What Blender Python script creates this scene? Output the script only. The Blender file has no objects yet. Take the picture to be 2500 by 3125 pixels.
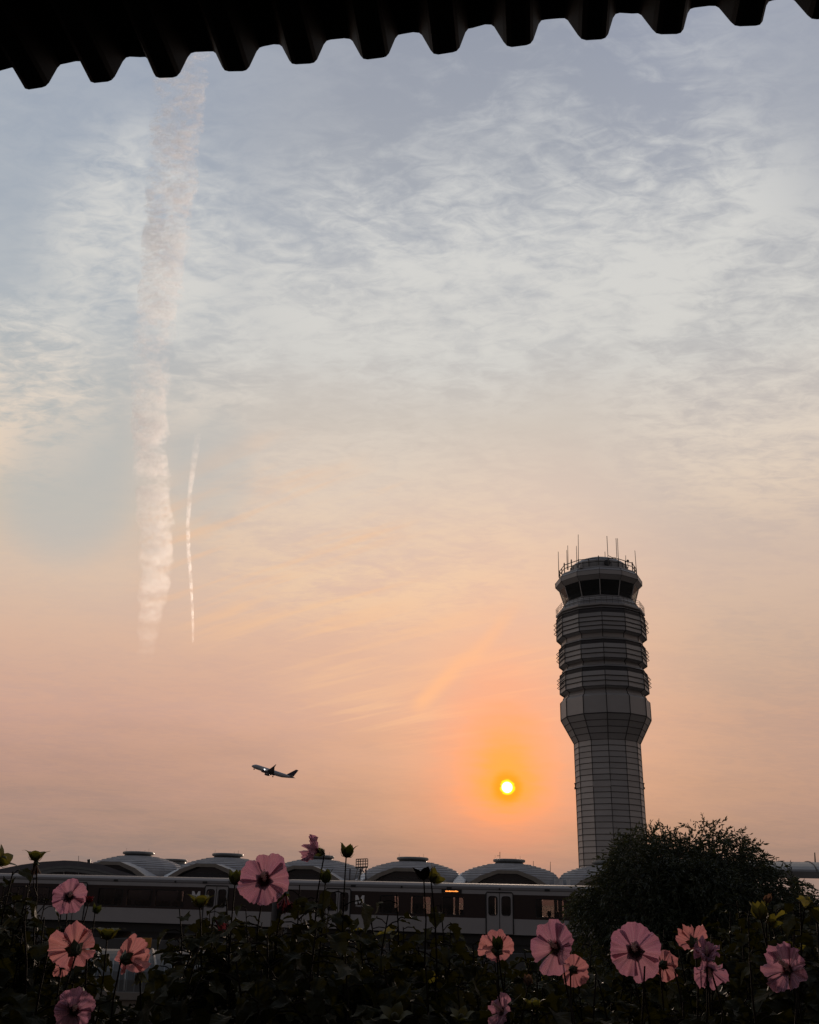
import bpy, math, random
from mathutils import Vector, Matrix, noise
rnd = random.Random(7)
SC = bpy.context.scene
COL = SC.collection
R = math.radians
# ------------------------------------------------------------------ camera
EYE = 7.5
F_ = 2880.0; PITCH = R(22.4); ROLL = .026
fw = Vector((0, math.cos(PITCH), math.sin(PITCH)))
r0 = Vector((1, 0, 0)); u0 = Vector((0, -math.sin(PITCH), math.cos(PITCH)))
cr = r0*math.cos(ROLL) + u0*math.sin(ROLL)
cu = u0*math.cos(ROLL) - r0*math.sin(ROLL)
cam = bpy.data.cameras.new('camera'); camo = bpy.data.objects.new('camera', cam); COL.objects.link(camo)
cam.sensor_fit = 'HORIZONTAL'; cam.sensor_width = 36; cam.lens = F_/2500*36
cam.clip_start = .05; cam.clip_end = 200000
m = Matrix((cr, cu, -fw)).transposed().to_4x4(); m.translation = Vector((0, 0, EYE))
camo.matrix_world = m
SC.camera = camo

def ray(x, y): return fw + cr*((x-1250)/F_) + cu*((1562.5-y)/F_)
def at(x, y, Y):
    d = ray(x, y); return Vector((0, 0, EYE)) + d*(Y/d.y)
def atz(x, y, z):
    d = ray(x, y); return Vector((0, 0, EYE)) + d*((z-EYE)/d.z)

# ------------------------------------------------------------------ render settings
SC.view_settings.view_transform = 'Standard'; SC.view_settings.look = 'None'
SC.view_settings.exposure = 0; SC.view_settings.gamma = 1; SC.view_settings.use_curve_mapping = False
SC.render.engine = 'CYCLES'
SC.cycles.use_denoising = True
SC.cycles.max_bounces = 6; SC.cycles.volume_bounces = 3; SC.cycles.diffuse_bounces = 3; SC.cycles.transparent_max_bounces = 24
SC.cycles.sample_clamp_indirect = 4

def s2l(c):
    return tuple(((v/255)/12.92 if v/255 <= .04045 else ((v/255+.055)/1.055)**2.4) for v in c) + (1,)

# ------------------------------------------------------------------ node helper
class N:
    def __init__(s, tree): s.t = tree
    def new(s, typ, **kw):
        n = s.t.nodes.new(typ)
        for k, v in kw.items(): setattr(n, k, v)
        return n
    def lk(s, a, b): s.t.links.new(a, b)
    def put(s, sock, v):
        if isinstance(v, bpy.types.NodeSocket): s.lk(v, sock)
        else: sock.default_value = v
    def m(s, op, a, b=0.0, c=None, clamp=False):
        n = s.new('ShaderNodeMath', operation=op, use_clamp=clamp)
        s.put(n.inputs[0], a); s.put(n.inputs[1], b)
        if c is not None: s.put(n.inputs[2], c)
        return n.outputs[0]
    def mr(s, v, a, b, c, d, smooth=True):
        n = s.new('ShaderNodeMapRange', interpolation_type='SMOOTHSTEP' if smooth else 'LINEAR')
        n.clamp = True
        s.put(n.inputs['Value'], v)
        for k, q in zip(('From Min', 'From Max', 'To Min', 'To Max'), (a, b, c, d)): s.put(n.inputs[k], q)
        return n.outputs['Result']
    def mix(s, f, a, b, mode='MIX'):
        n = s.new('ShaderNodeMix', data_type='RGBA', blend_type=mode)
        s.put(n.inputs[0], f); s.put(n.inputs[6], a); s.put(n.inputs[7], b)
        return n.outputs[2]
    def ramp(s, v, stops, interp='LINEAR'):
        n = s.new('ShaderNodeValToRGB'); n.color_ramp.interpolation = interp
        e = n.color_ramp.elements
        while len(e) < len(stops): e.new(.5)
        for i, (p, c) in enumerate(stops):
            e[i].position = p; e[i].color = c
        s.put(n.inputs[0], v); return n.outputs[0]
    def comb(s, x, y, z):
        n = s.new('ShaderNodeCombineXYZ'); s.put(n.inputs[0], x); s.put(n.inputs[1], y); s.put(n.inputs[2], z); return n.outputs[0]
    def noise(s, v, scale, detail=4, rough=.5, dist=0.0):
        n = s.new('ShaderNodeTexNoise'); s.put(n.inputs['Vector'], v)
        n.inputs['Scale'].default_value = scale; n.inputs['Detail'].default_value = detail
        n.inputs['Roughness'].default_value = rough; n.inputs['Distortion'].default_value = dist
        return n.outputs[0]

# ------------------------------------------------------------------ world: hazy sunset sky
SUN_D = ray(1548, 2403).normalized()
SUN_EL = math.asin(SUN_D.z); SUN_AZ = math.atan2(SUN_D.x, SUN_D.y)
w = bpy.data.worlds.new("World"); SC.world = w; w.use_nodes = True
w.cycles.sampling_method = 'MANUAL'; w.cycles.sample_map_resolution = 1024
nt = w.node_tree; nt.nodes.clear(); n = N(nt)
tc = n.new('ShaderNodeTexCoord')
nrm = n.new('ShaderNodeVectorMath', operation='NORMALIZE'); n.lk(tc.outputs['Generated'], nrm.inputs[0])
sep = n.new('ShaderNodeSeparateXYZ'); n.lk(nrm.outputs[0], sep.inputs[0])
dx, dy, dz = sep.outputs
DEG = 57.29578
el = n.m('MULTIPLY', n.m('ARCSINE', dz), DEG)
az = n.m('MULTIPLY', n.m('ARCTAN2', dx, dy), DEG)
# plane-projected cloud coordinates (a cloud sheet seen in true perspective)
iz = n.m('DIVIDE', 1.0, n.m('ADD', n.m('MAXIMUM', dz, 0.0), .10))
cx = n.m('MULTIPLY', dx, iz); cy = n.m('MULTIPLY', dy, iz)
def rotc(a, sx, sy, ox=0, oy=0):
    c, s_ = math.cos(R(a)), math.sin(R(a))
    X = n.m('ADD', n.m('MULTIPLY', cx, c*sx), n.m('MULTIPLY', cy, s_*sx))
    Y = n.m('ADD', n.m('MULTIPLY', cx, -s_*sy), n.m('MULTIPLY', cy, c*sy))
    return n.comb(n.m('ADD', X, ox), n.m('ADD', Y, oy), 0.0)
elw = n.m('ADD', el, n.m('MULTIPLY', n.m('SUBTRACT', n.noise(rotc(0, 1, 1), 1.1, 3), .5), 5.0))
S = 90.0
base = n.ramp(n.m('DIVIDE', elw, S, clamp=True), [
    (0/S, s2l((141, 124, 119))), (3/S, s2l((156, 131, 122))), (6/S, s2l((179, 144, 133))), (10/S, s2l((201, 161, 148))),
    (14/S, s2l((214, 176, 158))), (18/S, s2l((217, 187, 171))), (23/S, s2l((214, 196, 184))),
    (28/S, s2l((203, 194, 185))), (33/S, s2l((193, 193, 193))), (38/S, s2l((176, 180, 187))), (43/S, s2l((162, 167, 177))),
    (49/S, s2l((151, 157, 171))), (58/S, s2l((120, 128, 150))), (80/S, s2l((80, 86, 104)))])
# cooler, greyer to the left of the sun between 8 and 35 degrees
left = n.m('MULTIPLY', n.mr(az, -4.0, -24.0, 0.0, 1.0), n.mr(el, 6.0, 20.0, 0.15, 1.0))
lcol = n.ramp(n.m('DIVIDE', el, S, clamp=True), [
    (0/S, s2l((140, 131, 124))), (3/S, s2l((148, 134, 125))), (6/S, s2l((168, 142, 131))), (9/S, s2l((187, 156, 142))), (13/S, s2l((207, 176, 157))), (17/S, s2l((212, 190, 172))), (21/S, s2l((197, 190, 177))),
    (25/S, s2l((178, 183, 182))), (32/S, s2l((172, 180, 188))), (40/S, s2l((160, 170, 184))), (50/S, s2l((146, 157, 178))), (80/S, s2l((80, 86, 104)))])
base = n.mix(n.m('MULTIPLY', left, .85), base, lcol)
right = n.m('MULTIPLY', n.mr(az, 8.0, 21.0, 0.0, 1.0), n.mr(el, 4.0, 12.0, 0.4, 1.0))
rcol = n.ramp(n.m('DIVIDE', el, S, clamp=True), [
    (0/S, s2l((146, 126, 118))), (3/S, s2l((156, 130, 119))), (6/S, s2l((170, 141, 127))), (10/S, s2l((180, 150, 138))), (14/S, s2l((190, 165, 151))), (18/S, s2l((201, 178, 165))),
    (25/S, s2l((198, 187, 180))), (32/S, s2l((185, 185, 186))), (40/S, s2l((168, 172, 181))), (50/S, s2l((148, 155, 173))), (80/S, s2l((80, 86, 104)))])
base = n.mix(n.m('MULTIPLY', right, .92), base, rcol)

def patch(a0, e0, ra, re, soft=1.0):
    q = n.m('ADD', n.m('POWER', n.m('DIVIDE', n.m('ABSOLUTE', n.m('SUBTRACT', az, a0)), ra), 2.0),
            n.m('POWER', n.m('DIVIDE', n.m('ABSOLUTE', n.m('SUBTRACT', el, e0)), re), 2.0))
    return n.mr(q, 1.0*soft+.2, .15, 0.0, 1.0)
def union(*a):
    r_ = a[0]
    for b in a[1:]: r_ = n.m('MAXIMUM', r_, b)
    return r_
# fine rippled cirrocumulus + long fibres
fine = n.noise(rotc(-10, 1.0, 1.9), 20.0, 8, .64, .7)
mid_ = n.noise(rotc(16, 1.0, 1.7, 1.2, .4), 7.5, 7, .62, .9)
broad = n.noise(rotc(10, 1.0, 1.1, 3.1, 1.7), 2.6, 4, .55, .4)
tex = n.m('ADD', n.m('ADD', n.m('MULTIPLY', fine, .42), n.m('MULTIPLY', mid_, .45)), n.m('MULTIPLY', broad, .58))
where = union(
    patch(2, 36, 20, 9), patch(16, 37, 14, 10), patch(24, 30, 14, 10), n.m('MULTIPLY', patch(-19, 36, 8, 8), 1.0),
    n.m('MULTIPLY', patch(-25, 27, 6, 6), 1.3), n.m('MULTIPLY', patch(-15, 31, 8, 5.5), .9),
    n.m('MULTIPLY', patch(-2, 22, 14, 8), .65), n.m('MULTIPLY', patch(12, 44, 16, 7), .55))
dens = n.m('MULTIPLY', n.mr(tex, .57, .86, 0.0, 1.0), n.m('ADD', n.m('MULTIPLY', where, .92), .18))
ccol = n.ramp(n.m('DIVIDE', el, S, clamp=True), [
    (0/S, s2l((190, 148, 124))), (10/S, s2l((238, 180, 140))), (17/S, s2l((240, 204, 168))), (24/S, s2l((226, 208, 190))),
    (31/S, s2l((214, 212, 207))), (40/S, s2l((213, 213, 211))), (50/S, s2l((202, 205, 209))), (80/S, s2l((110, 116, 134)))])
sky = n.mix(n.m('MULTIPLY', dens, .9, clamp=True), base, ccol)
# warm streaks fanning up-left from the sun
streak = n.m('MULTIPLY', n.mr(n.noise(rotc(-38, .55, 4.0, 5.0, 2.0), 3.0, 5, .55, .3), .46, .72, 0.0, 1.0),
             union(patch(-8, 19.5, 10, 7.5), n.m('MULTIPLY', patch(2, 12.5, 11, 5), .7)))
sky = n.mix(n.m('MULTIPLY', streak, .58), sky, s2l((240, 192, 152)))
# hole of clear grey-blue beside the old contrail
hole = union(patch(-21.5, 22, 4.5, 5.0), n.m('MULTIPLY', patch(-13.0, 24, 3.0, 4.0), .7))
sky = n.mix(n.m('MULTIPLY', hole, .55), sky, s2l((180, 184, 184)))
# a faint oblique warm streak above the sun
def seg(x0, y0, x1, y1, wd):
    a0 = ray(x0, y0).normalized(); a1 = ray(x1, y1).normalized()
    A = (math.degrees(math.atan2(a0.x, a0.y)), math.degrees(math.asin(a0.z)))
    B = (math.degrees(math.atan2(a1.x, a1.y)), math.degrees(math.asin(a1.z)))
    L = math.hypot(B[0]-A[0], B[1]-A[1]); ux, uy = (B[0]-A[0])/L, (B[1]-A[1])/L
    px_ = n.m('SUBTRACT', az, A[0]); py_ = n.m('SUBTRACT', el, A[1])
    al = n.m('ADD', n.m('MULTIPLY', px_, ux), n.m('MULTIPLY', py_, uy))
    ac = n.m('ABSOLUTE', n.m('ADD', n.m('MULTIPLY', px_, -uy), n.m('MULTIPLY', py_, ux)))
    return n.m('MULTIPLY', n.mr(ac, wd, 0.0, 0.0, 1.0), n.m('MULTIPLY', n.mr(al, -.8, .6, 0, 1), n.mr(al, L+.5, L-L*.6, 0, 1)))
sky = n.mix(n.m('MULTIPLY', seg(1275, 2155, 1470, 1960, .75), .6), sky, s2l((246, 186, 140)))
sky = n.mix(n.m('MULTIPLY', seg(1440, 2010, 1600, 1820, .7), .4), sky, s2l((246, 190, 146)))
# sun glow: elliptical, stretched upwards
sa, se = math.degrees(SUN_AZ), math.degrees(SUN_EL)
da = n.m('MULTIPLY', n.m('SUBTRACT', az, sa), math.cos(SUN_EL)); de = n.m('SUBTRACT', el, se)
dcir = n.m('SQRT', n.m('ADD', n.m('MULTIPLY', da, da), n.m('MULTIPLY', de, de)))
ds = n.m('ADD', n.m('MULTIPLY', n.m('MAXIMUM', de, 0.0), .62), n.m('MULTIPLY', n.m('MAXIMUM', n.m('MULTIPLY', de, -1.0), 0.0), 1.35))
dell = n.m('SQRT', n.m('ADD', n.m('MULTIPLY', da, da), n.m('MULTIPLY', ds, ds)))
dell = n.m('ADD', dell, n.m('MULTIPLY', n.m('SUBTRACT', n.noise(rotc(0, 1, 1), 6.0, 4), .5), 1.3))
gf = n.ramp(n.m('DIVIDE', dell, 14.0, clamp=True), [(0, (1, 1, 1, 1)), (1.4/14, (.96,)*3+(1,)), (2.3/14, (.76,)*3+(1,)), (3.4/14, (.46,)*3+(1,)), (5.2/14, (.24,)*3+(1,)), (8/14, (.09,)*3+(1,)), (1, (0, 0, 0, 1))])
gc = n.ramp(n.m('DIVIDE', dell, 14.0, clamp=True), [(0, s2l((255, 158, 50))), (1.1/14, s2l((255, 152, 72))), (2.2/14, s2l((255, 150, 102))), (4/14, s2l((253, 150, 116))), (7/14, s2l((248, 166, 130))), (1, s2l((240, 180, 140)))])
sky = n.mix(gf, sky, gc)
dc = n.m('ADD', dcir, n.m('MULTIPLY', n.m('SUBTRACT', n.noise(rotc(0, 1, 1, 2, 2), 12.0, 2), .5), .25))
rf = n.mr(dc, 1.12, .55, 0.0, 1.0)
sky = n.mix(rf, sky, s2l((255, 142, 0)))
sky = n.mix(n.mr(dc, .48, .36, 0.0, 1.0), sky, (1.3, .93, .0, 1))
sky = n.mix(n.mr(dcir, .34, .23, 0.0, 1.0), sky, (3.2, 3.0, 2.6, 1))
# dusk: the sky opposite the sun is much darker
bk = n.mr(dy, .30, -.25, 0.0, 1.0); back = n.mix(bk, (1, 1, 1, 1), (.28, .30, .335, 1))
below = n.mr(dz, -.02, -.12, 1.0, .12)
sky = n.mix(1.0, sky, back, 'MULTIPLY')
sky = n.mix(1.0, sky, n.comb(below, below, below), 'MULTIPLY')
b1 = n.new('ShaderNodeBackground'); n.lk(sky, b1.inputs[0]); b1.inputs[1].default_value = .96
nish = n.new('ShaderNodeTexSky', sky_type='NISHITA'); nish.sun_disc = False
nish.sun_elevation = SUN_EL; nish.sun_rotation = SUN_AZ; nish.dust_density = 6; nish.air_density = 1.5
b2 = n.new('ShaderNodeBackground'); n.lk(nish.outputs[0], b2.inputs[0]); b2.inputs[1].default_value = .005
ad = n.new('ShaderNodeAddShader'); n.lk(b1.outputs[0], ad.inputs[0]); n.lk(b2.outputs[0], ad.inputs[1])
wo = n.new('ShaderNodeOutputWorld'); n.lk(ad.outputs[0], wo.inputs[0])

# ------------------------------------------------------------------ sun
sl = bpy.data.lights.new('sun', 'SUN'); sl.energy = 2.0; sl.angle = R(.6); sl.color = (1, .76, .58)
so = bpy.data.objects.new('sun', sl); COL.objects.link(so)
so.rotation_euler = (-SUN_D).to_track_quat('-Z', 'Y').to_euler(); so.location = (0, 0, 60)

# ------------------------------------------------------------------ materials
def mat(name, col, rough=.7, metal=0.0, var=0.0, vscale=1.0, bump=0.0, bscale=20.0, spec=.5, island=0.0, trans=0.0, tcol=None, emit=None):
    m_ = bpy.data.materials.new(name); m_.use_nodes = True
    q = N(m_.node_tree); b = m_.node_tree.nodes['Principled BSDF']; out = m_.node_tree.nodes['Material Output']
    c = tuple(col)+(1,) if len(col) == 3 else col
    b.inputs['Roughness'].default_value = rough; b.inputs['Metallic'].default_value = metal
    b.inputs['Specular IOR Level'].default_value = spec
    src = None
    if var or island or bump:
        t = q.new('ShaderNodeTexCoord').outputs['Object']
    if var:
        nz = q.noise(t, vscale, 5, .6)
        f = q.mr(nz, .3, .7, 1-var, 1+var, False)
        src = q.mix(1.0, c, q.comb(f, f, f), 'MULTIPLY')
    if island:
        g = q.new('ShaderNodeNewGeometry')
        f = q.mr(g.outputs['Random Per Island'], 0, 1, 1-island, 1+island, False)
        src = q.mix(1.0, src if src is not None else c, q.comb(f, f, f), 'MULTIPLY')
    if src is not None: q.lk(src, b.inputs['Base Color'])
    else: b.inputs['Base Color'].default_value = c
    if bump:
        bn = q.new('ShaderNodeBump'); bn.inputs['Strength'].default_value = bump; bn.inputs['Distance'].default_value = .02
        q.lk(q.noise(t, bscale, 4), bn.inputs['Height']); q.lk(bn.outputs[0], b.inputs['Normal'])
    if trans:
        tr = q.new('ShaderNodeBsdfTranslucent')
        tr.inputs[0].default_value = tuple(tcol)+(1,) if tcol else c
        ms = q.new('ShaderNodeMixShader'); ms.inputs[0].default_value = trans
        q.lk(b.outputs[0], ms.inputs[1]); q.lk(tr.outputs[0], ms.inputs[2]); q.lk(ms.outputs[0], out.inputs[0])
    if emit:
        b.inputs['Emission Color'].default_value = tuple(emit[0])+(1,); b.inputs['Emission Strength'].default_value = emit[1]
    return m_

# ------------------------------------------------------------------ mesh builder
class MB:
    def __init__(s): s.v = []; s.f = []; s.at = {}
    def add(s, vs, fs):
        o = len(s.v); s.v += [Vector(p) for p in vs]; s.f += [tuple(i+o for i in f) for f in fs]
    def box(s, c, d, M=None):
        hx, hy, hz = d[0]/2, d[1]/2, d[2]/2
        vs = [Vector((x*hx, y*hy, z*hz)) for z in (-1, 1) for y in (-1, 1) for x in (-1, 1)]
        if M is not None: vs = [M @ p for p in vs]
        s.add([p+Vector(c) for p in vs], [(0, 2, 3, 1), (4, 5, 7, 6), (0, 1, 5, 4), (2, 6, 7, 3), (0, 4, 6, 2), (1, 3, 7, 5)])
    def tube(s, pts, rad, k=8, cap=True):
        pts = [Vector(p) for p in pts]
        if not hasattr(rad, '__len__'): rad = [rad]*len(pts)
        rings = []; up = None
        for i, p in enumerate(pts):
            d = (pts[min(i+1, len(pts)-1)]-pts[max(i-1, 0)]).normalized()
            if up is None:
                up = Vector((0, 0, 1)) if abs(d.z) < .9 else Vector((1, 0, 0))
            a = d.cross(up).normalized(); up = a.cross(d).normalized()
            rings.append([p+(a*math.cos(2*math.pi*j/k)+up*math.sin(2*math.pi*j/k))*rad[i] for j in range(k)])
        s.loft(rings, cap)
    def loft(s, rings, cap=True, close=True):
        k = len(rings[0]); o = len(s.v)
        for r_ in rings: s.v += [Vector(p) for p in r_]
        for i in range(len(rings)-1):
            for j in range(k if close else k-1):
                a, b = o+i*k+j, o+i*k+(j+1) % k
                s.f.append((a, b, b+k, a+k))
        if cap:
            s.f.append(tuple(o+j for j in range(k))[::-1]); s.f.append(tuple(o+(len(rings)-1)*k+j for j in range(k)))
    def prism(s, poly, off):
        # poly: list of 3D points, off: extrusion vector
        k = len(poly); poly = [Vector(p) for p in poly]; off = Vector(off)
        s.add(poly+[p+off for p in poly], [tuple(range(k))[::-1], tuple(range(k, 2*k))]+[(i, (i+1) % k, (i+1) % k+k, i+k) for i in range(k)])
    def build(s, name, mt, parent=None, smooth=False, origin=None, wrel=True):
        me = bpy.data.meshes.new(name)
        o_ = Vector(origin) if origin is not None else Vector((0, 0, 0))
        if parent is not None and wrel: o_ = WB[parent.name]
        me.from_pydata([tuple(p-o_) for p in s.v], [], s.f)
        for k_, vals in s.at.items():
            a = me.attributes.new(k_, 'FLOAT', 'POINT'); a.data.foreach_set('value', vals)
        me.validate(); me.update()
        if smooth:
            me.polygons.foreach_set('use_smooth', [True]*len(me.polygons))
        me.materials.append(mt)
        ob = bpy.data.objects.new(name, me); COL.objects.link(ob)
        if parent is not None: ob.parent = parent
        elif origin is not None: ob.location = o_
        WB[ob.name] = o_
        return ob
WB = {}
def tag(o, label=None, cat=None, group=None, kind=None):
    if label: o['label'] = label
    if cat: o['category'] = cat
    if group: o['group'] = group
    if kind: o['kind'] = kind
    return o
def thing(name, label, cat, loc, group=None, rz=None):
    o = bpy.data.objects.new(name, None); COL.objects.link(o); o.location = loc
    o.empty_display_size = .2
    WB[o.name] = Vector(loc)
    return tag(o, label, cat, group)
def fixn(ob):
    import bmesh
    bm = bmesh.new(); bm.from_mesh(ob.data); bmesh.ops.recalc_face_normals(bm, faces=bm.faces); bm.to_mesh(ob.data); bm.free()
    return ob

M_concrete = mat('dark concrete', (.16, .155, .15), .9, var=.25, vscale=.6, bump=.3, bscale=6)
M_ground = mat('asphalt ground', (.05, .05, .05), .95, var=.3, vscale=.05)
M_soil = mat('bark mulch soil', (.03, .022, .016), 1, var=.4, vscale=4, bump=.6, bscale=18)

# ================================================================== SETTING
g = MB(); g.add([(-6000, -3000, 0), (6000, -3000, 0), (6000, 9000, 0), (-6000, 9000, 0)], [(0, 1, 2, 3)])
tag(g.build('ground', M_ground), kind='structure')
g = MB(); g.box((0, 1.5, (EYE-1.65)/2+.01), (30, 11.0, EYE-1.65))
tag(g.build('planted_bank', M_soil), kind='structure')

# ================================================================== CANOPY OVERHEAD (corrugated steel)
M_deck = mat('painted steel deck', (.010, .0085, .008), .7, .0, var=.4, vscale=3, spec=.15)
EA = atz(116, 269, EYE+1.8); EB = atz(2290, 80, EYE+1.8)
ed = (EB-EA)/10; PERIOD = ed.length; e1 = ed.normalized(); e2 = Vector((e1.y, -e1.x, 0))  # back direction
if e2.y > 0: e2 = -e2
root = thing('canopy_roof', 'dark corrugated metal canopy roof jutting over the top of the view', 'canopy', (0, 0, EYE+1.87))
def corr(sh, z0):
    pr = [(-.60, .073), (-.50, .0745), (-.415, .072), (-.375, .065), (-.25, .017), (-.205, .0045), (-.14, 0.0), (.06, 0.0), (.115, .003), (.155, .013), (.235, .060), (.275, .071), (.33, .073)]
    pts = []
    for k in range(-16, 26):
        for a, h in pr[1:]:
            pts.append(EA + e1*((k+a+.012*math.sin(k*2.7))*PERIOD+sh) + Vector((0, 0, h+z0+.0025*math.sin(k*1.9)+.002*math.sin(k*5.3+a*9))))
    return pts
front = corr(0, 0)
top = [p+Vector((0, 0, .0035)) for p in front]
dk = MB(); BACK = e2*5.5 + Vector((0, 0, .30))
dk.loft([front, [p+BACK for p in front], [p+BACK for p in top], top, front], cap=False, close=False)
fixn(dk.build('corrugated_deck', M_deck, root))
bm_ = MB()
for dd in (.55, 2.6, 4.7):
    c = EA+e1*(4*PERIOD)+e2*dd+Vector((0, 0, .2))
    bm_.prism([c-e1*4+Vector((0, 0, 0)), c+e1*4, c+e1*4+e2*.09, c-e1*4+e2*.09], (0, 0, .22))
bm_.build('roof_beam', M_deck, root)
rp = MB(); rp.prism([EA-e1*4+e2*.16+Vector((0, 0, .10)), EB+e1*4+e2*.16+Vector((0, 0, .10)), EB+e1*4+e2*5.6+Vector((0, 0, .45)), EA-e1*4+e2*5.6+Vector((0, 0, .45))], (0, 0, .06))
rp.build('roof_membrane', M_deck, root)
sp = MB()
for k in (-9, 16):
    c = EA+e1*(k*PERIOD)+e2*2.7; sp.box((c.x, c.y, (EYE-1.6+EYE+2.0)/2), (.14, .14, 3.6))
for kk, k in enumerate((-9, 16)):
    q = MB(); c = EA+e1*(k*PERIOD)+e2*2.7; q.box((c.x, c.y, (EYE-1.65+EYE+2.0)/2), (.14, .14, 3.65)); q.build('post', M_deck, root)

# ================================================================== CONTROL TOWER
TX, TY = 31.85, 150.0
TW = thing('control_tower', 'tall faceted grey airport control tower with banded upper drums and glass cab', 'control tower', (TX, TY, 0))
M_tp = mat('tower panel', (.37, .355, .34), .55, .2, var=.08, vscale=.25, island=.10)
M_tp2 = mat('tower drum panel', (.32, .31, .30), .5, .2, var=.08, vscale=.25, island=.10)
M_seam = mat('tower seam', (.06, .055, .052), .8)
M_louv = mat('tower louvre dark', (.05, .05, .055), .6)
M_mull = mat('pale mullion', (.42, .41, .40), .5)
M_steelD = mat('dark galvanised steel', (.07, .068, .066), .5, .5)
VA = math.atan2(-TX, -TY)      # direction from tower to the camera
A0 = math.atan2(-TY, -TX)      # math angle facing camera
def tv(k, r_, z, off=R(2.3)):
    a = A0 + off + k*math.pi/6
    return Vector((TX+r_*math.cos(a), TY+r_*math.sin(a), z))
def ring(r_, z): return [tv(k, r_, z) for k in range(12)]
def panels(mb, r0_, z0, r1_, z1, gap=.0):
    # separate quads per facet so each panel varies on its own
    for k in range(12):
        mb.add([tv(k, r0_, z0), tv(k+1, r0_, z0), tv(k+1, r1_, z1), tv(k, r1_, z1)], [(0, 1, 2, 3)])
def ribs(mb, prof, wv=.07, proud=.05):
    for k in range(12):
        for (ra, za), (rb, zb) in zip(prof, prof[1:]):
            mb.tube([tv(k, ra+proud*.3, za), tv(k, rb+proud*.3, zb)], wv, 5, False)
def seamring(mb, r_, z, h=.10, pr=.03):
    mb.loft([ring(r_-.04, z-h/2), ring(r_+pr, z-h/2), ring(r_+pr, z+h/2), ring(r_-.04, z+h/2)], cap=False)
# shaft
sh = MB(); se_ = MB()
H = .855; z = 0.0; zs = [30.93-i*H for i in range(36)] + [0.0]
for a, b in zip(zs, zs[1:]):
    panels(sh, 5.11, b, 5.05, a)
    seamring(se_, 5.08, a, .085+.02*math.sin(a*3), .03)
ribs(se_, [(5.08, 0), (5.08, 30.93)], .06)
fixn(sh.build('shaft', M_tp, TW)); se_.build('shaft_seam', M_seam, TW)
# flare
fl = MB(); fs_ = MB(); nfl = 4
for i in range(nfl):
    ra, rb = 5.08+(6.98-5.08)*i/nfl, 5.08+(6.98-5.08)*(i+1)/nfl
    za, zb = 30.93+(34.55-30.93)*i/nfl, 30.93+(34.55-30.93)*(i+1)/nfl
    panels(fl, ra, za, rb, zb); seamring(fs_, rb, zb, .11)
ribs(fs_, [(5.08, 30.93), (6.98, 34.55)], .08)
fixn(fl.build('flare', M_tp2, TW)); fs_.build('flare_seam', M_seam, TW)
# collar + drums
co = MB(); cs = MB()
panels(co, 6.98, 34.55, 6.97, 37.3); panels(co, 6.97, 37.3, 6.53, 37.74)
seamring(cs, 6.98, 34.6, .12); ribs(cs, [(6.98, 34.55), (6.97, 37.3), (6.5, 37.75)], .08)
fixn(co.build('collar', M_tp, TW)); cs.build('collar_seam', M_seam, TW)
def drum(zb, zt, r_, rn_below, zn, nlouv):
    d = MB(); s_ = MB(); l_ = MB()
    # neck below, under-chamfer, wall of stepped courses, top chamfer
    hh = zt-zb
    pr = [(rn_below, zn), (rn_below, zn+.15), (r_-.75, zb-.35), (r_-.1, zb)]
    for (ra, za), (rb, zz) in zip(pr, pr[1:]): panels(d, ra, za, rb, zz)
    nc = nlouv; ch = hh*.80/nc
    for i in range(nc):
        a = zb+i*ch; panels(d, r_, a, r_-.07, a+ch)
        seamring(s_, r_-.0, a, .10, .06)
    panels(l_, r_-.10, zb+hh*.80, r_-.12, zb+hh*.90)
    seamring(s_, r_-.1, zb+hh*.80, .08, .05); seamring(s_, r_-.1, zb+hh*.88, .06, .05)
    panels(l_, r_-.12, zb+hh*.90, r_-.14, zt)
    panels(d, r_-.02, zt, r_-.45, zt+.42); seamring(s_, r_-.05, zt, .06, .05)
    ribs(s_, [(rn_below, zn), (rn_below, zn+.15), (r_-.75, zb-.35), (r_-.1, zb), (r_, zb+.02), (r_-.1, zt)], .07)
    fixn(d.build('drum', M_tp2, TW)); s_.build('drum_seam', M_seam, TW); l_ = fixn(l_.build('louvre_band', M_louv, TW))
    # little pointed sun-shade brackets on the two flanks
    for sgn in (-1, 1):
        q = MB()
        for i in range(3 if nlouv < 5 else 4):
            zc = zb+hh*(.34+.20*i)
            for k0 in ((-3, -4) if sgn < 0 else (2, 3)):
                for t in [j/6 for j in range(7)]:
                    a_ = tv(k0, r_, zc)*(1-t)+tv(k0+1, r_, zc)*t
                    o_ = Vector((a_.x-TX, a_.y-TY, 0)).normalized()
                    q.tube([a_+Vector((0, 0, -.26)), a_+o_*.38, a_+Vector((0, 0, .26))], .024, 4, False)
                p_ = [tv(k0+j_, r_, zc)+Vector((tv(k0+j_, r_, 0).x-TX, tv(k0+j_, r_, 0).y-TY, 0)).normalized()*.42 for j_ in (0, 1)]
                q.tube(p_, .045, 4)
        q.build('shade_bracket', M_seam, TW)
drum(38.75, 41.75, 6.98, 6.52, 37.74, 3)
drum(43.12, 46.05, 6.95, 6.50, 42.17, 3)
drum(47.50, 51.10, 7.20, 6.48, 46.47, 4)
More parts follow.
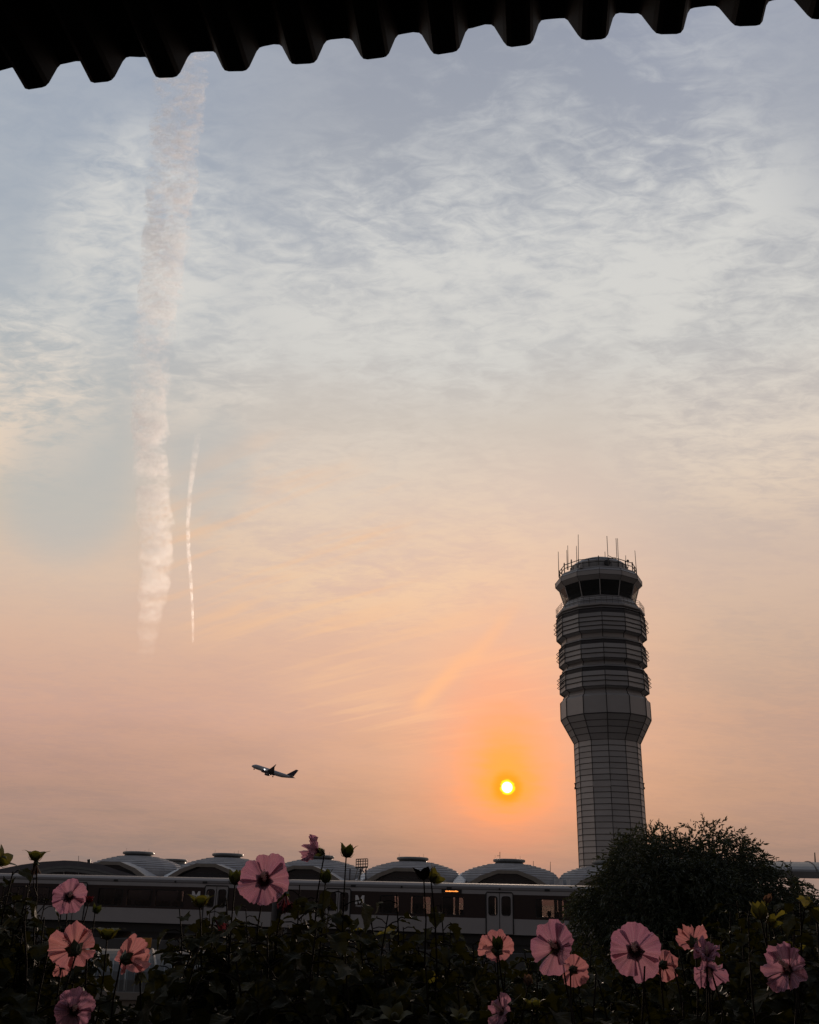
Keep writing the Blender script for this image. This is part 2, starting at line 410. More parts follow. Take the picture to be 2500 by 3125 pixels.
# gallery deck, parapet cone, cab sill
gl = MB()
gl.loft([ring(7.0, 51.5), ring(7.22, 51.56), ring(7.22, 51.86), ring(6.95, 51.9)], cap=True)
fixn(gl.build('gallery_deck', M_tp2, TW))
pc = MB(); ps = MB()
for a, b in (((6.9, 51.9), (6.55, 52.35)), ((6.55, 52.35), (6.5, 52.6)), ((6.5, 52.6), (5.95, 53.35)), ((5.95, 53.35), (5.72, 53.6))):
    panels(pc, a[0], a[1], b[0], b[1]); seamring(ps, b[0], b[1], .07, .03)
fixn(pc.build('parapet', M_tp, TW)); ps.build('parapet_seam', M_seam, TW)
ra_ = MB()
for z_ in (52.35, 52.65, 52.95): ra_.tube([tv(k, 7.15, z_) for k in range(13)], .03, 5, False)
for k in range(12):
    for t in (0, .25, .5, .75):
        p = tv(k, 7.15, 51.86)*(1-t)+tv(k+1, 7.15, 51.86)*t
        ra_.tube([p, p+Vector((0, 0, 1.1))], .028, 4, False)
ra_.build('railing', M_steelD, TW)
# cab
M_glass = bpy.data.materials.new('tinted cab glass'); M_glass.use_nodes = True
q = N(M_glass.node_tree); M_glass.node_tree.nodes.clear()
o_ = q.new('ShaderNodeOutputMaterial'); tr = q.new('ShaderNodeBsdfTransparent'); tr.inputs[0].default_value = (.60, .62, .62, 1)
gy = q.new('ShaderNodeBsdfGlossy'); gy.inputs['Roughness'].default_value = .02; gy.inputs[0].default_value = (.6, .6, .6, 1)
ms = q.new('ShaderNodeMixShader'); ms.inputs[0].default_value = .08
q.lk(tr.outputs[0], ms.inputs[1]); q.lk(gy.outputs[0], ms.inputs[2]); q.lk(ms.outputs[0], o_.inputs[0])
for k in range(12):
    gq = MB(); a, b, c, d = tv(k, 5.72, 53.6), tv(k+1, 5.72, 53.6), tv(k+1, 6.42, 56.0), tv(k, 6.42, 56.0)
    nn = (b-a).cross(d-a).normalized()*.02
    gq.prism([a, b, c, d], nn); gq.build('cab_window', M_glass, TW)
    mq = MB(); mq.tube([tv(k, 5.76, 53.6), tv(k, 6.46, 56.0)], .07, 6); mq.build('mullion', M_mull, TW)
ci = MB(); ci.loft([ring(6.3, 55.96), ring(6.3, 56.05)], cap=True); fixn(ci.build('cab_ceiling', M_louv, TW))
ci = MB(); ci.loft([ring(5.6, 53.45), ring(5.6, 53.55)], cap=True)
fixn(ci.build('cab_floor', M_louv, TW))
ci = MB()
for k in range(12):
    for (rr, h) in ((4.7, .85),): ci.prism([tv(k, 5.5, 53.56), tv(k+1, 5.5, 53.56), tv(k+1, 4.8, 53.56), tv(k, 4.8, 53.56)], (0, 0, .8))
ci.build('console', M_louv, TW)
ci = MB(); ci.loft([[Vector((TX+1.5*math.cos(a*math.pi/6), TY+1.5*math.sin(a*math.pi/6), zz)) for a in range(12)] for zz in (53.5, 56)])
ci.build('cab_core', M_louv, TW)
ev = MB(); es = MB()
for a, b in (((6.42, 56.0), (7.09, 56.65)), ((7.09, 56.65), (7.12, 57.42)), ((7.12, 57.42), (6.62, 57.95)), ((6.62, 57.95), (6.55, 58.2))):
    panels(ev, a[0], a[1], b[0], b[1])
seamring(es, 7.1, 56.66, .05, .02); seamring(es, 7.12, 57.42, .05, .02); seamring(es, 6.62, 57.95, .05, .02)
ribs(es, [(6.42, 56.0), (7.09, 56.65), (7.12, 57.42), (6.62, 57.95)], .035)
ev.loft([ring(6.55, 58.2), ring(6.0, 58.2)], cap=True)
fixn(ev.build('cab_roof', M_tp, TW)); es.build('roof_seam', M_seam, TW)
ph = MB(); cyl = lambda r_, z_, k=24: [Vector((TX+.2+r_*math.cos(2*math.pi*j/k), TY+r_*math.sin(2*math.pi*j/k), z_)) for j in range(k)]
ph.loft([cyl(4.7, 58.1), cyl(4.7, 59.9), cyl(4.3, 60.3), cyl(3.6, 60.75), cyl(2.6, 61.15), cyl(1.3, 61.4), cyl(.1, 61.45)])
for j in range(24):
    a = j*math.pi/12; ph.box((TX+.2+4.75*math.cos(a), TY+4.75*math.sin(a), 59.1), (.12, .12, 1.6), Matrix.Rotation(a, 3, 'Z'))
fixn(ph.build('penthouse', M_tp2, TW))
rr_ = MB()
for z_ in (59.0, 59.6): rr_.tube([tv(k, 6.35, z_) for k in range(13)], .07, 5, False)
for k in range(12):
    for t in (0, .5):
        p = tv(k, 6.35, 58.0)*(1-t)+tv(k+1, 6.35, 58.0)*t
        rr_.tube([p, p+Vector((0, 0, 1.75 if t == 0 else 1.6))], .09, 5)
rr_.build('roof_railing', M_steelD, TW)
def twr(cx_, cy_, dY=0.0):   # point on the tower from the detail crop
    return at(1650+cx_/4.3125, 1600+cy_/4.3125, TY+dY)
for (a, b, dY) in (((233, 360), (242, 700), 0), ((345, 340), (352, 600), -2), ((358, 280), (364, 600), 2), ((472, 285), (480, 560), 2.5), ((496, 135), (499, 560), 0),
                   ((848, 360), (853, 500), 2), ((1013, 185), (1030, 600), -2), ((1121, 410), (1123, 580), 0), ((1242, 345), (1268, 700), 0)):
    q = MB(); q.tube([twr(*b, dY), twr(*a, dY)], [.07, .045], 5); q.build('antenna', M_steelD, TW)
q = MB()
q.tube([twr(873, 155, -3), twr(886, 410, -3)], .055, 5); q.tube([twr(886, 410, -3), twr(940, 436, -3), twr(996, 443, -3), twr(1004, 425, -3), twr(993, 185, -3)], .055, 5)
q.tube([twr(950, 436, -3), twr(950, 580, -3)], .08, 5); q.tube([twr(886, 410, -3), twr(888, 470, -3)], .06, 5)
q.build('antenna_fork', M_steelD, TW)
for (c, rr) in (((880, 505), .55), ((1148, 485), .22)):
    q = MB(); p = twr(*c, -5.2 if rr > .3 else 0); a_ = Vector((-TX, -TY, 0)).normalized()
    q.tube([p, p+a_*.25], [rr, rr*.9], 14); q.tube([p-Vector((0, 0, 1.2)), p], .06, 5); q.build('dish', M_steelD, TW)
q = MB(); p = twr(530, 555, -5.4); q.box(p, (.5, .3, .6)); q.build('roof_cabinet', M_mull, TW)
for c in ((312, 530), (405, 485), (763, 435), (1207, 520)):
    q = MB(); p = twr(*c, 0); q.tube([p-Vector((0, 0, .5)), p, p+Vector((0, 0, .3))], [.07, .13, .08], 6); q.build('beacon', M_steelD, TW)
for (cx_, s_) in ((326, -1), (972, 1)):
    p = at(1650+cx_*.3247, 2050+1090*.3247, TY)
    q = MB(); q.tube([p+Vector((-s_*.7, 0, -.1)), p+Vector((0, 0, -.1))], .06, 5); q.tube([p+Vector((0, 0, -.25)), p+Vector((0, 0, .55))], .05, 5); q.box(p+Vector((0, 0, .6)), (.2, .2, .2)); q.box(p+Vector((0, 0, -.1)), (.25, .25, .3))
    q.build('obstruction_light', M_steelD, TW)
q = MB()
for k, zz in ((11, 24.0),):
    q.prism([tv(k, 5.13, zz), tv(k+1, 5.13, zz), tv(k+1, 5.13, zz+.75), tv(k, 5.13, zz+.75)], Vector((-TX, -TY, 0)).normalized()*.05)
q.build('access_panel', M_tp, TW)

# ================================================================== TERMINAL WITH DOMES
M_dome = mat('standing seam metal roof', (.40, .40, .41), .75, .0, var=.12, vscale=.5, spec=.2)
M_cup = mat('cupola metal', (.17, .18, .18), .5, .3, var=.1)
M_arch = mat('arch frame cream paint', (.27, .24, .20), .6, var=.12, vscale=2)
M_dglass = mat('dark dormer glazing', (.025, .03, .038), .15, .0, spec=.6)
M_gut = mat('white gutter sheet', (.62, .62, .62), .5, var=.25, vscale=2)
TA = R(-7.6); te = Vector((math.cos(TA), math.sin(TA), 0)); tn = Vector((math.sin(TA), -math.cos(TA), 0))  # tn points to viewer
DOME_Z = EYE+5.62
def tpos(s_, d=0, z=0): return Vector((0, 139, 0))+te*s_+tn*d+Vector((0, 0, z))
TB = thing('airport_terminal', 'long airport terminal with a row of shallow ribbed metal domes behind the train', 'building', (0, 139, 0))
wl = MB()
M_ = Matrix.Rotation(TA, 3, 'Z')
wl.box(tpos(-8, -9, (EYE-1.9)/2), (100, 30, EYE-1.9), M_)
wl.build('wall', M_concrete, TB)
wl = MB(); wl.box(tpos(-8, -9, EYE+1.0), (99, 29, .5), M_); wl.build('roof_slab', M_concrete, TB)
for s_ in [-44.5+13.2*i for i in range(8)]:
    for d in (5.6, -23.4):
        wl = MB(); wl.box(tpos(s_, d, EYE-.6), (.5, .5, 2.7), M_); wl.build('column', M_concrete, TB)
spos = [-37.87, -24.67, -11.55, 1.71, 14.96, 28.2]
def dome(c, parent, cup=True, steps=15):
    d = MB(); K = 16
    prof = [(6.72, EYE+.8), (6.70, EYE+2.7), (6.5, EYE+3.35), (5.9, EYE+3.9), (5.0, EYE+4.28), (4.2, EYE+4.52), (3.2, EYE+4.78), (2.3, EYE+4.98)]
    # resample the curve into stepped courses
    def pr(t):
        L = [0]
        for a, b in zip(prof, prof[1:]): L.append(L[-1]+math.hypot(b[0]-a[0], (b[1]-a[1])*2.2))
        x = t*L[-1]
        for i in range(len(prof)-1):
            if x <= L[i+1] or i == len(prof)-2:
                u = (x-L[i])/(L[i+1]-L[i]); a, b = prof[i], prof[i+1]
                return a[0]+(b[0]-a[0])*u, a[1]+(b[1]-a[1])*u
    def rg(r_, z_):
        o = []
        for j in range(K):
            a = TA+math.pi/K+2*math.pi*j/K
            o.append(Vector((c.x+r_*1.02*math.cos(a), c.y+r_*1.02*math.sin(a), z_)))
        return o
    rings = []
    for i in range(steps):
        ra, za = pr(i/steps); rb, zb = pr((i+1)/steps)
        h = zb-za
        rings += [rg(ra-.02, za), rg(ra, za+h*.52), rg(rb+.03, zb-.004)]
    d.loft(rings)
    ob = fixn(d.build('dome', M_dome, parent))
    if cup:
        q = MB(); cc = lambda r_, z_: [Vector((c.x+r_*math.cos(2*math.pi*j/28), c.y+r_*math.sin(2*math.pi*j/28), z_)) for j in range(28)]
        q.loft([cc(2.4, EYE+4.9), cc(1.95, EYE+5.02), cc(1.85, EYE+5.15), cc(2.0, EYE+5.18), cc(2.17, EYE+5.26), cc(2.2, EYE+5.4), cc(2.17, EYE+5.52), cc(2.05, EYE+5.58), cc(1.9, EYE+5.6)])
        o2 = fixn(q.build('cupola', M_cup, ob)); WB[o2.name] = WB[ob.name]
        for dx_ in (-1.9, .9, 1.5):
            p = c+te*dx_; p.z = EYE+5.5; q = MB()
            q.tube([p, p+Vector((0, 0, .55 if dx_ != .9 else .35))], .014, 4)
            q.build('lightning_rod', M_steelD, ob)
    return ob
ARCH = None
def arch(c, parent, s_):
    # dormer arch 9.2 m in front of the dome centre; section is a faceted arch
    pts = [(-6.1, EYE+1.2), (-4.9, EYE+2.35), (-3.45, EYE+3.2), (-1.35, EYE+3.92), (1.35, EYE+3.92), (3.45, EYE+3.2), (4.9, EYE+2.35), (6.1, EYE+1.2)]
    o = tpos(s_, 9.2); P = [o+te*x+Vector((0, 0, z_)) for x, z_ in pts]
    I = [o+te*x*.90+Vector((0, 0, z_-.42)) for x, z_ in pts]
    fr = MB()
    for i in range(7):
        fr.prism([P[i], P[i+1], I[i+1], I[i]], -tn*.35)
    f_ = fixn(fr.build('arch_frame', M_arch, parent))
    hd = MB()   # hood roof running back to the dome
    for i in range(7):
        a, b = P[i]-tn*.35, P[i+1]-tn*.35
        hd.prism([a, b, b-tn*6.5, a-tn*6.5], (0, 0, -.12))
    fixn(hd.build('dormer_roof', M_dome, parent))
    gz = MB(); J = [p-tn*.9 for p in I]
    gz.add(J+[J[0]*.5+J[-1]*.5], [tuple(range(8))])
    go = gz.build('dormer_glazing', M_dglass, parent)
    so_ = MB()
    for i in range(7): so_.add([I[i]-tn*.35, I[i+1]-tn*.35, I[i+1]-tn*2.6, I[i]-tn*2.6], [(0, 1, 2, 3)])
    fixn(so_.build('dormer_soffit', M_arch, parent))
    br = MB()
    for z_, hw in ((EYE+2.15, 4.3), (EYE+2.75, 3.2)):
        p = o-tn*.85; br.tube([p-te*hw+Vector((0, 0, z_)), p+te*hw+Vector((0, 0, z_))], .035, 4)
    br.build('glazing_bar', M_cup, go)
for s_ in spos:
    dome(tpos(s_), TB); arch(tpos(s_), TB, s_)
for i, s_ in enumerate([-31.3, -18.1, -4.9, 8.35, 21.6]):
    q = MB()  # valley gutter between two domes
    wd = .55 if i != 3 else .8
    for k in range(9):
        t0, t1 = k/9, (k+1)/9
        a = tpos(s_+.9*t0**1.5, 6.6-7*t0, EYE+1.6+2.0*t0**.8+rnd.uniform(-.06, .06)); b = tpos(s_+.9*t1**1.5, 6.6-7*t1, EYE+1.6+2.0*t1**.8)
        q.prism([a-te*wd, a+te*wd, b+te*wd*.8, b-te*wd*.8], (0, 0, .22))
    if i == 4: q = MB(); q.box(tpos(s_-.2, 7, EYE+2.35), (1.1, 1.0, 1.5), M_); q.box(tpos(s_+1.0, 7.4, EYE+2.4), (.5, .8, 1.2), M_)
    fixn(q.build('valley_gutter', M_gut, TB))
rear = Vector((at(535, 2622, 187).x, 187, 0))
dd = MB(); cc = lambda r_, z_: [Vector((rear.x+r_*math.cos(2*math.pi*j/28), rear.y+r_*math.sin(2*math.pi*j/28), z_)) for j in range(28)]
zr = at(535, 2622, 187).z
dd.loft([cc(5.5, zr-2.5), cc(3, zr-1.1), cc(1.95, zr-.7), cc(1.9, zr-.5), cc(2.17, zr-.4), cc(2.2, zr-.2), cc(2.1, zr-.05), cc(1.9, zr)])
fixn(dd.build('rear_cupola', M_cup, TB))
for (x, y0, y1) in ((1628, 2628, 2660), (1680, 2630, 2680)):
    q = MB(); q.tube([at(x, y1+8, 139), at(x, y0, 139)], [.06, .03], 5); q.build('roof_aerial', M_steelD, TB)
q = MB(); q.tube([at(1526, 2625, 139), at(1526, 2600, 139)], .04, 5); q.tube([at(1517, 2612, 139), at(1526, 2612, 139)], .03, 4); q.build('roof_aerial', M_steelD, TB)

# vaulted hall left of the domes
M_hall = mat('slate grey vault roof', (.13, .13, .145), .5, .3, var=.12, vscale=.3)
HY = 112.0
HL = thing('vaulted_hall', 'low dark vaulted hall with a long lens-shaped window left of the domes', 'building', (at(195, 2700, HY).x, HY, 0))
oc = [(-220, 2720), (-90, 2676), (0, 2652), (65, 2639), (130, 2630), (195, 2626), (240, 2628), (275, 2633), (310, 2638), (360, 2656), (420, 2674), (480, 2690), (560, 2704)]
P = [at(x, y, HY) for x, y in oc]
q = MB(); q.prism(P+[Vector((P[-1].x, HY, 0)), Vector((P[0].x, HY, 0))], (-6, 24, 0)); fixn(q.build('vault', M_hall, HL))
q = MB(); outer = [(60, 2694), (90, 2672), (125, 2660), (165, 2653), (205, 2651), (250, 2655), (300, 2663), (350, 2677), (400, 2694)]
O_ = [at(x, y, HY-.5) for x, y in outer]; I_ = [at(x, y+9, HY-.5) for x, y in outer]
for i in range(8): q.prism([O_[i], O_[i+1], I_[i+1], I_[i]], (0, .55, 0))
O2 = [at(x, y-9, HY-.25) for x, y in outer]
for i in range(8): q.prism([O2[i], O2[i+1], O_[i+1]+Vector((0, .25, .05)), O_[i]+Vector((0, .25, .05))], (0, .2, 0))
fixn(q.build('window_frame', M_cup, HL))
q = MB(); q.prism([at(x, y+9, HY-.12) for x, y in outer], (0, .1, 0)); fixn(q.build('lens_window', M_dglass, HL))
q = MB()
for x in (195, 240): q.tube([at(x, 2660, HY-.3), at(x, 2700, HY-.3)], .05, 4)
q.build('window_bar', M_mull, HL)
q = MB(); q.tube([at(272, 2634, HY+2), at(272, 2623, HY+2)], [.18, .22], 6); q.build('roof_vent', M_steelD, HL)
q = MB(); q.tube([at(240, 2630, HY+2), at(240, 2612, HY+2)], .025, 4); q.build('aerial', M_steelD, HL)

# roof access stair with caged platform
SY = 124.0
ST = thing('roof_access_stair', 'small steel stair with caged platform standing between two domes', 'stair', (at(1100, 2690, SY).x, SY, 0))
q = MB(); cg = lambda cx_, cy_: at(1050+cx_/4.012, 2580+cy_/4.01, SY)
for dY in (0, 1.0):
    for y_ in (168, 195, 230): q.tube([cg(150, y_)+Vector((0, dY, 0)), cg(290, y_-5)+Vector((0, dY, 0))], .035, 4)
    for x_ in (148, 175, 200, 232, 262, 291): q.tube([cg(x_, 166)+Vector((0, dY, 0)), cg(x_-2, 268)+Vector((0, dY, 0))], .03, 4)
for x_ in (148, 291):
    for y_ in (168, 200, 230): q.tube([cg(x_, y_), cg(x_, y_)+Vector((0, 1, 0))], .03, 4)
q.build('cage_railing', M_steelD, ST)
q = MB(); q.prism([cg(140, 262), cg(295, 255), cg(295, 272), cg(140, 280)], (0, 1.1, 0)); q.build('platform', M_steelD, ST)
q = MB()
for dY in (0, .9):
    q.tube([cg(225, 280)+Vector((0, dY, 0)), cg(150, 470)+Vector((0, dY, 0))], .07, 4); q.tube([cg(170, 270)+Vector((0, dY, 0)), cg(105, 470)+Vector((0, dY, 0))], .05, 4)
for i in range(9):
    t = i/9; p = cg(225, 280)*(1-t)+cg(150, 470)*t; q.box(p+Vector((-.1, .45, 0)), (.5, .9, .05))
q.build('stair_flight', mat('galvanised stair', (.35, .36, .37), .5, .5), ST)
q = MB()
for x_ in (75, 200, 270):
    q.tube([cg(x_, 285), Vector((cg(x_, 285).x, SY, 0))], .08, 5)
q.tube([cg(215, 275), cg(245, 335)], .05, 4); q.tube([cg(280, 268), cg(255, 320)], .05, 4)
q.build('support_post', M_steelD, ST)

# ================================================================== VIADUCT + TRAIN
TRA = math.atan(-.235); ve = Vector((math.cos(TRA), math.sin(TRA), 0)); vn = Vector((math.sin(TRA), -math.cos(TRA), 0))
def vp(s_, d=0, z=0): return Vector((0, 48.5, EYE+z))+ve*s_+vn*d
MT = Matrix.Rotation(TRA, 3, 'Z')
q = MB(); q.box(vp(0, -4.0, -3.15), (170, 12, .7), MT)
q.box(vp(0, 1.85, -2.55), (170, .3, 1.1), MT)
q.box(vp(0, -9.85, -2.55), (170, .3, 1.1), MT)
for k in range(-4, 5): q.box(vp(k*18+4, -4, -5.5), (1.6, 5, 4.1), MT)
tag(fixn(q.build('viaduct', mat('viaduct concrete', (.09, .088, .085), .9, var=.3, vscale=.5))), kind='structure')
q = MB()
for d in (-.72-.8, .72-.8, -5.2, -6.6): q.box(vp(0, d, -2.7), (170, .08, .18), MT)
tag(q.build('rail_track', M_steelD), kind='structure')

M_body = mat('brushed train body', (.36, .35, .35), .5, .0, var=.06, vscale=.8)
M_roofT = mat('train roof panel', (.22, .21, .21), .8, .0, var=.05, spec=.15)
M_band = mat('brown window band', (.030, .019, .018), .35, 0, spec=.4)
M_under = mat('train underframe', (.03, .03, .03), .8)
M_white = mat('white lettering', (.75, .75, .75), .6)
M_rub = mat('black rubber', (.02, .02, .02), .7)
M_tglass = bpy.data.materials.new('train window glass'); M_tglass.use_nodes = True
q = N(M_tglass.node_tree); M_tglass.node_tree.nodes.clear()
o_ = q.new('ShaderNodeOutputMaterial'); tr = q.new('ShaderNodeBsdfTransparent'); tr.inputs[0].default_value = (.68, .62, .60, 1)
gy = q.new('ShaderNodeBsdfGlossy'); gy.inputs['Roughness'].default_value = .03; gy.inputs[0].default_value = (.7, .7, .7, 1)
ms = q.new('ShaderNodeMixShader'); ms.inputs[0].default_value = .05
q.lk(tr.outputs[0], ms.inputs[1]); q.lk(gy.outputs[0], ms.inputs[2]); q.lk(ms.outputs[0], o_.inputs[0])

def arrange(mb, s0, s1, z0, z1, d, t):
    a = [vp(s0, d, z0), vp(s1, d, z0), vp(s1, d, z1), vp(s0, d, z1)]
    mb.prism(a, vn*t)
def rrect(s0, s1, z0, z1, d, r_=.12):
    o = []
    for (cx_, cz_, a0) in ((s1-r_, z1-r_, 0), (s0+r_, z1-r_, 90), (s0+r_, z0+r_, 180), (s1-r_, z0+r_, 270)):
        for k in range(4):
            a = R(a0+k*30); o.append(vp(cx_+r_*math.cos(a), d, cz_+r_*math.sin(a)))
    return o
def metro_car(s0, s1, doors, wins, mlogo, label, sign=None):
    root = thing('metro_car', label, 'train', vp((s0+s1)/2, -1.5, -2.6), 'metro cars of the train on the viaduct')
    W = 3.0
    s0 += .25; s1 -= .25
    holes = sorted([(a, b, -.56, .22, 'w') for a, b in wins]+[(dc-.62, dc+.62, -1.30, .47, 'd') for dc in doors])
    # side shells near (d=0) and far (d=-W): built as panels around openings
    body = MB(); band = MB()
    for d, t in ((0, -.06), (-W, .06)):
        # lower body and cantrail
        segs = []; cur = s0
        for a, b, z0, z1, kd in holes:
            if kd == 'd': segs.append((cur, a)); cur = b
        segs.append((cur, s1))
        for a, b in segs:
            arrange(body, a, b, -1.32, -.655, d, t)
        arrange(body, s0, s1, .47, .55, d, t)
        # band segments around windows
        cur = s0
        for a, b, z0, z1, kd in holes:
            arrange(band, cur, a, -.655, .385, d, t); cur = b
            if kd == 'w':
                arrange(band, a, b, -.655, z0, d, t); arrange(band, a, b, z1, .385, d, t)
        arrange(band, cur, s1, -.655, .385, d, t)
        cur = s0
        for a, b, z0, z1, kd in holes:
            if kd == 'd': arrange(body, cur, a, .385, .47, d, t); cur = b
        arrange(body, cur, s1, .385, .47, d, t)
    # ends, floor
    for s_ in (s0, s1):
        for zz0, zz1 in ((-1.32, .55),):
            body.prism([vp(s_, -.06, zz0), vp(s_, -W+.06, zz0), vp(s_, -W+.06, zz1), vp(s_, -.06, zz1)], ve*(.06 if s_ == s0 else -.06))
    body.prism([vp(s0+.06, -.06, -1.32), vp(s1-.06, -.06, -1.32), vp(s1-.06, -W+.06, -1.32), vp(s0+.06, -W+.06, -1.32)], (0, 0, .08))
    fixn(body.build('body', M_body, root)); fixn(band.build('window_band', M_band, root))
    rf_ = MB(); sec = [(0.0, .553), (.02, .60), (.0, .70), (-.10, .74), (-.5, .82), (-1.5, .87), (-2.5, .82), (-2.9, .74), (-3.0, .70), (-3.02, .60), (-3.0, .553)]
    rf_.loft([[vp(s_, d, z_) for d, z_ in sec] for s_ in (s0-.05, s1+.05)])
    fixn(rf_.build('roof', M_roofT, root))
    for dc in doors:
        for sd, (a, b) in enumerate(((dc-.60, dc-.015), (dc+.015, dc+.60))):
            q = MB()
            wz0, wz1 = -.50, .28
            for d, t in ((-.035, .05),):
                arrange(q, a, b, -1.30, wz0, d, t); arrange(q, a, b, wz1, .44, d, t)
                arrange(q, a, a+.10, wz0, wz1, d, t); arrange(q, b-.10, b, wz0, wz1, d, t)
            leaf = fixn(q.build('door_leaf', M_body, root))
            q = MB(); q.prism(rrect(a+.10, b-.10, wz0, wz1, -.02, .1), -vn*.01); fixn(q.build('door_window', M_tglass, leaf))
            q = MB()
            rp_ = rrect(a+.085, b-.085, wz0-.02, wz1+.02, .018, .12); q.tube(rp_+[rp_[0]], .018, 4, False); q.build('window_gasket', M_rub, leaf)
        q = MB(); dfp = [vp(dc-.63, .02, -1.3), vp(dc-.63, .02, .40), vp(dc-.58, .02, .47), vp(dc+.58, .02, .47), vp(dc+.63, .02, .40), vp(dc+.63, .02, -1.3)]
        q.tube(dfp, .03, 5); q.tube([vp(dc, .02, -1.3), vp(dc, .02, .44)], .014, 4)
        q.build('door_frame', M_rub, root)
        q = MB(); arrange(q, dc-.60, dc+.60, -1.30, .44, -W-.02, .05); fixn(q.build('far_door', M_body, root))
    for a, b in wins:
        q = MB(); q.prism(rrect(a, b, -.56, .22, -.03), -vn*.01); wo_ = fixn(q.build('window', M_tglass, root))
        q = MB(); q.prism(rrect(a, b, -.56, .22, -W+.03), vn*.01); fixn(q.build('far_window', M_tglass, root))
        q = MB(); rp_ = rrect(a, b, -.56, .22, .005, .1); q.tube(rp_+[rp_[0]], .022, 4, False); q.build('window_gasket', M_rub, wo_)
    # seats and grab poles seen through the glass
    q = MB(); nseat = int((s1-s0)/1.1)
    for i in range(nseat):
        sc_ = s0+.9+i*1.1
        if any(abs(sc_-dc) < 1.1 for dc in doors): continue
        for d in (-.75, -2.25):
            q.box(vp(sc_, d, -.95), (.45, .95, .12), MT); q.box(vp(sc_+.2, d, -.62), (.08, .95, .62), MT)
    q.build('seat', M_rub, root)
    q = MB()
    for dc in doors:
        for off in (-1.0, 1.0): q.tube([vp(dc+off, -1.2, -1.24), vp(dc+off, -1.2, .6)], .02, 5)
    q.build('grab_pole', M_mull, root)
    if mlogo is not None:
        q = MB(); x0, x1, z0, z1 = mlogo-.22, mlogo+.22, -.20, .20
        wd = .105
        arrange(q, x0, x0+wd, z0, z1, .006, .012); arrange(q, x1-wd, x1, z0, z1, .006, .012)
        q.prism([vp(x0+wd, .006, z1), vp(x0+wd, .006, z1-.17), vp(mlogo, .006, z0+.02), vp(mlogo, .006, z0+.19)], vn*.012)
        q.prism([vp(x1-wd, .006, z1), vp(mlogo, .006, z0+.19), vp(mlogo, .006, z0+.02), vp(x1-wd, .006, z1-.17)], vn*.012)
        lg = fixn(q.build('logo', M_white, root))
        cu_ = bpy.data.curves.new('small_lettering', 'FONT'); cu_.body = 'metro'; cu_.size = .15; cu_.extrude = .004; cu_.align_x = 'CENTER'
        cu_.materials.append(M_white)
        tmp = bpy.data.objects.new('tmp_text', cu_); COL.objects.link(tmp); bpy.context.view_layer.update()
        me_ = bpy.data.meshes.new_from_object(tmp.evaluated_get(bpy.context.evaluated_depsgraph_get())); bpy.data.objects.remove(tmp)
        t_ = bpy.data.objects.new('small_lettering', me_); COL.objects.link(t_); t_.parent = root
        p = vp(mlogo, .012, -.31)-WB[root.name]; t_.location = p
        t_.rotation_euler = (math.pi/2, 0, TRA)
    if sign is not None:
        q = MB(); arrange(q, sign-.48, sign+.48, .40, .56, .012, .05); sg = fixn(q.build('destination_sign', M_rub, root))
        q = MB(); r2 = random.Random(3)
        for i in range(11):
            x = sign-.28+i*.056
            arrange(q, x, x+.036, .445+r2.uniform(0, .008), .485+r2.uniform(0, .02), .064, .004)
        q.build('sign_lights', mat('amber sign lamps', (.3, .1, .02), emit=((1, .30, .06), 2.4)), sg)
    # small roofside fittings
    for x in (s0+3.6, s1-3.6, (s0+s1)/2+2.2, s0+8.3):
        q = MB(); arrange(q, x-.12, x+.12, .56, .66, .012, .02); fixn(q.build('vent_grille', M_under, root))
    for x in (s0+6, (s0+s1)/2, s1-5.2):
        q = MB(); q.tube([vp(x, 0, .615), vp(x, .06, .615)], .05, 8); q.build('marker_lamp', M_rub, root)
    # underframe, bogies, wheels
    q = MB(); q.box(vp((s0+s1)/2, -1.5, -1.55), (s1-s0-.6, 2.6, .4), MT)
    for x in (.3, .42, .56, .7): q.box(vp(s0+(s1-s0)*x, -1.4, -1.85), (1.6, 2.3, .5), MT)
    q.build('underframe', M_under, root)
    for sc_ in (s0+3.2, s1-3.2):
        q = MB(); q.box(vp(sc_, -1.5, -2.05), (2.9, 2.3, .25), MT)
        bo = q.build('bogie', M_under, root)
        for ax in (-1.1, 1.1):
            for d in (-.75, -2.2):
                w_ = MB(); w_.tube([vp(sc_+ax, d, -2.22), vp(sc_+ax, d-.12, -2.22)], .38, 18); w_.build('wheel', M_steelD, bo)
    q = MB(); q.box(vp(s1+.2, -1.5, -.45), (.6, 1.3, 1.9), MT); q.build('gangway', M_rub, root)
    return root
winsA = [(-1.9+.95, -.02), (.55, 1.53), (2.07, 3.09), (6.47, 7.75), (8.25, 9.5), (10.0, 11.1)]
metro_car(-6.15, 15.75, [-3.04, 4.78, 12.6], winsA, -1.95, 'brown-banded metro car with glowing amber destination sign above its windows', sign=2.52)
winsB = [(-11.0-.08, -12.61), (-12.81, -14.18), (-14.43, -15.79), (-18.6, -19.8), (-20.1, -21.3), (-21.6, -22.8)]
winsB = [(min(a, b), max(a, b)) for a, b in winsB]
metro_car(-28.05, -6.15, [-9.34, -17.1, -24.9], winsB, -10.42, 'brown-banded metro car with white M, left car behind the pink blooms')
# passenger glimpsed in car A window
M_dark = mat('dark silhouette cloth', (.03, .03, .035), .9)
pg = MB(); p0 = vp(6.98, -1.0, -.62)
pg.loft([[p0+Vector((rx*math.cos(a), ry*math.sin(a), z_)) for a in [2*math.pi*j/12 for j in range(12)]] for rx, ry, z_ in
         ((.17, .13, -.55), (.19, .13, -.25), (.22, .13, -.05), (.20, .11, .02), (.07, .07, .06), (.06, .06, .11), (.085, .1, .15), (.10, .115, .22), (.095, .11, .29), (.05, .06, .34))])
tag(fixn(pg.build('person', M_dark, None, True)), 'seated passenger silhouetted behind the train window right of the doors', 'person')

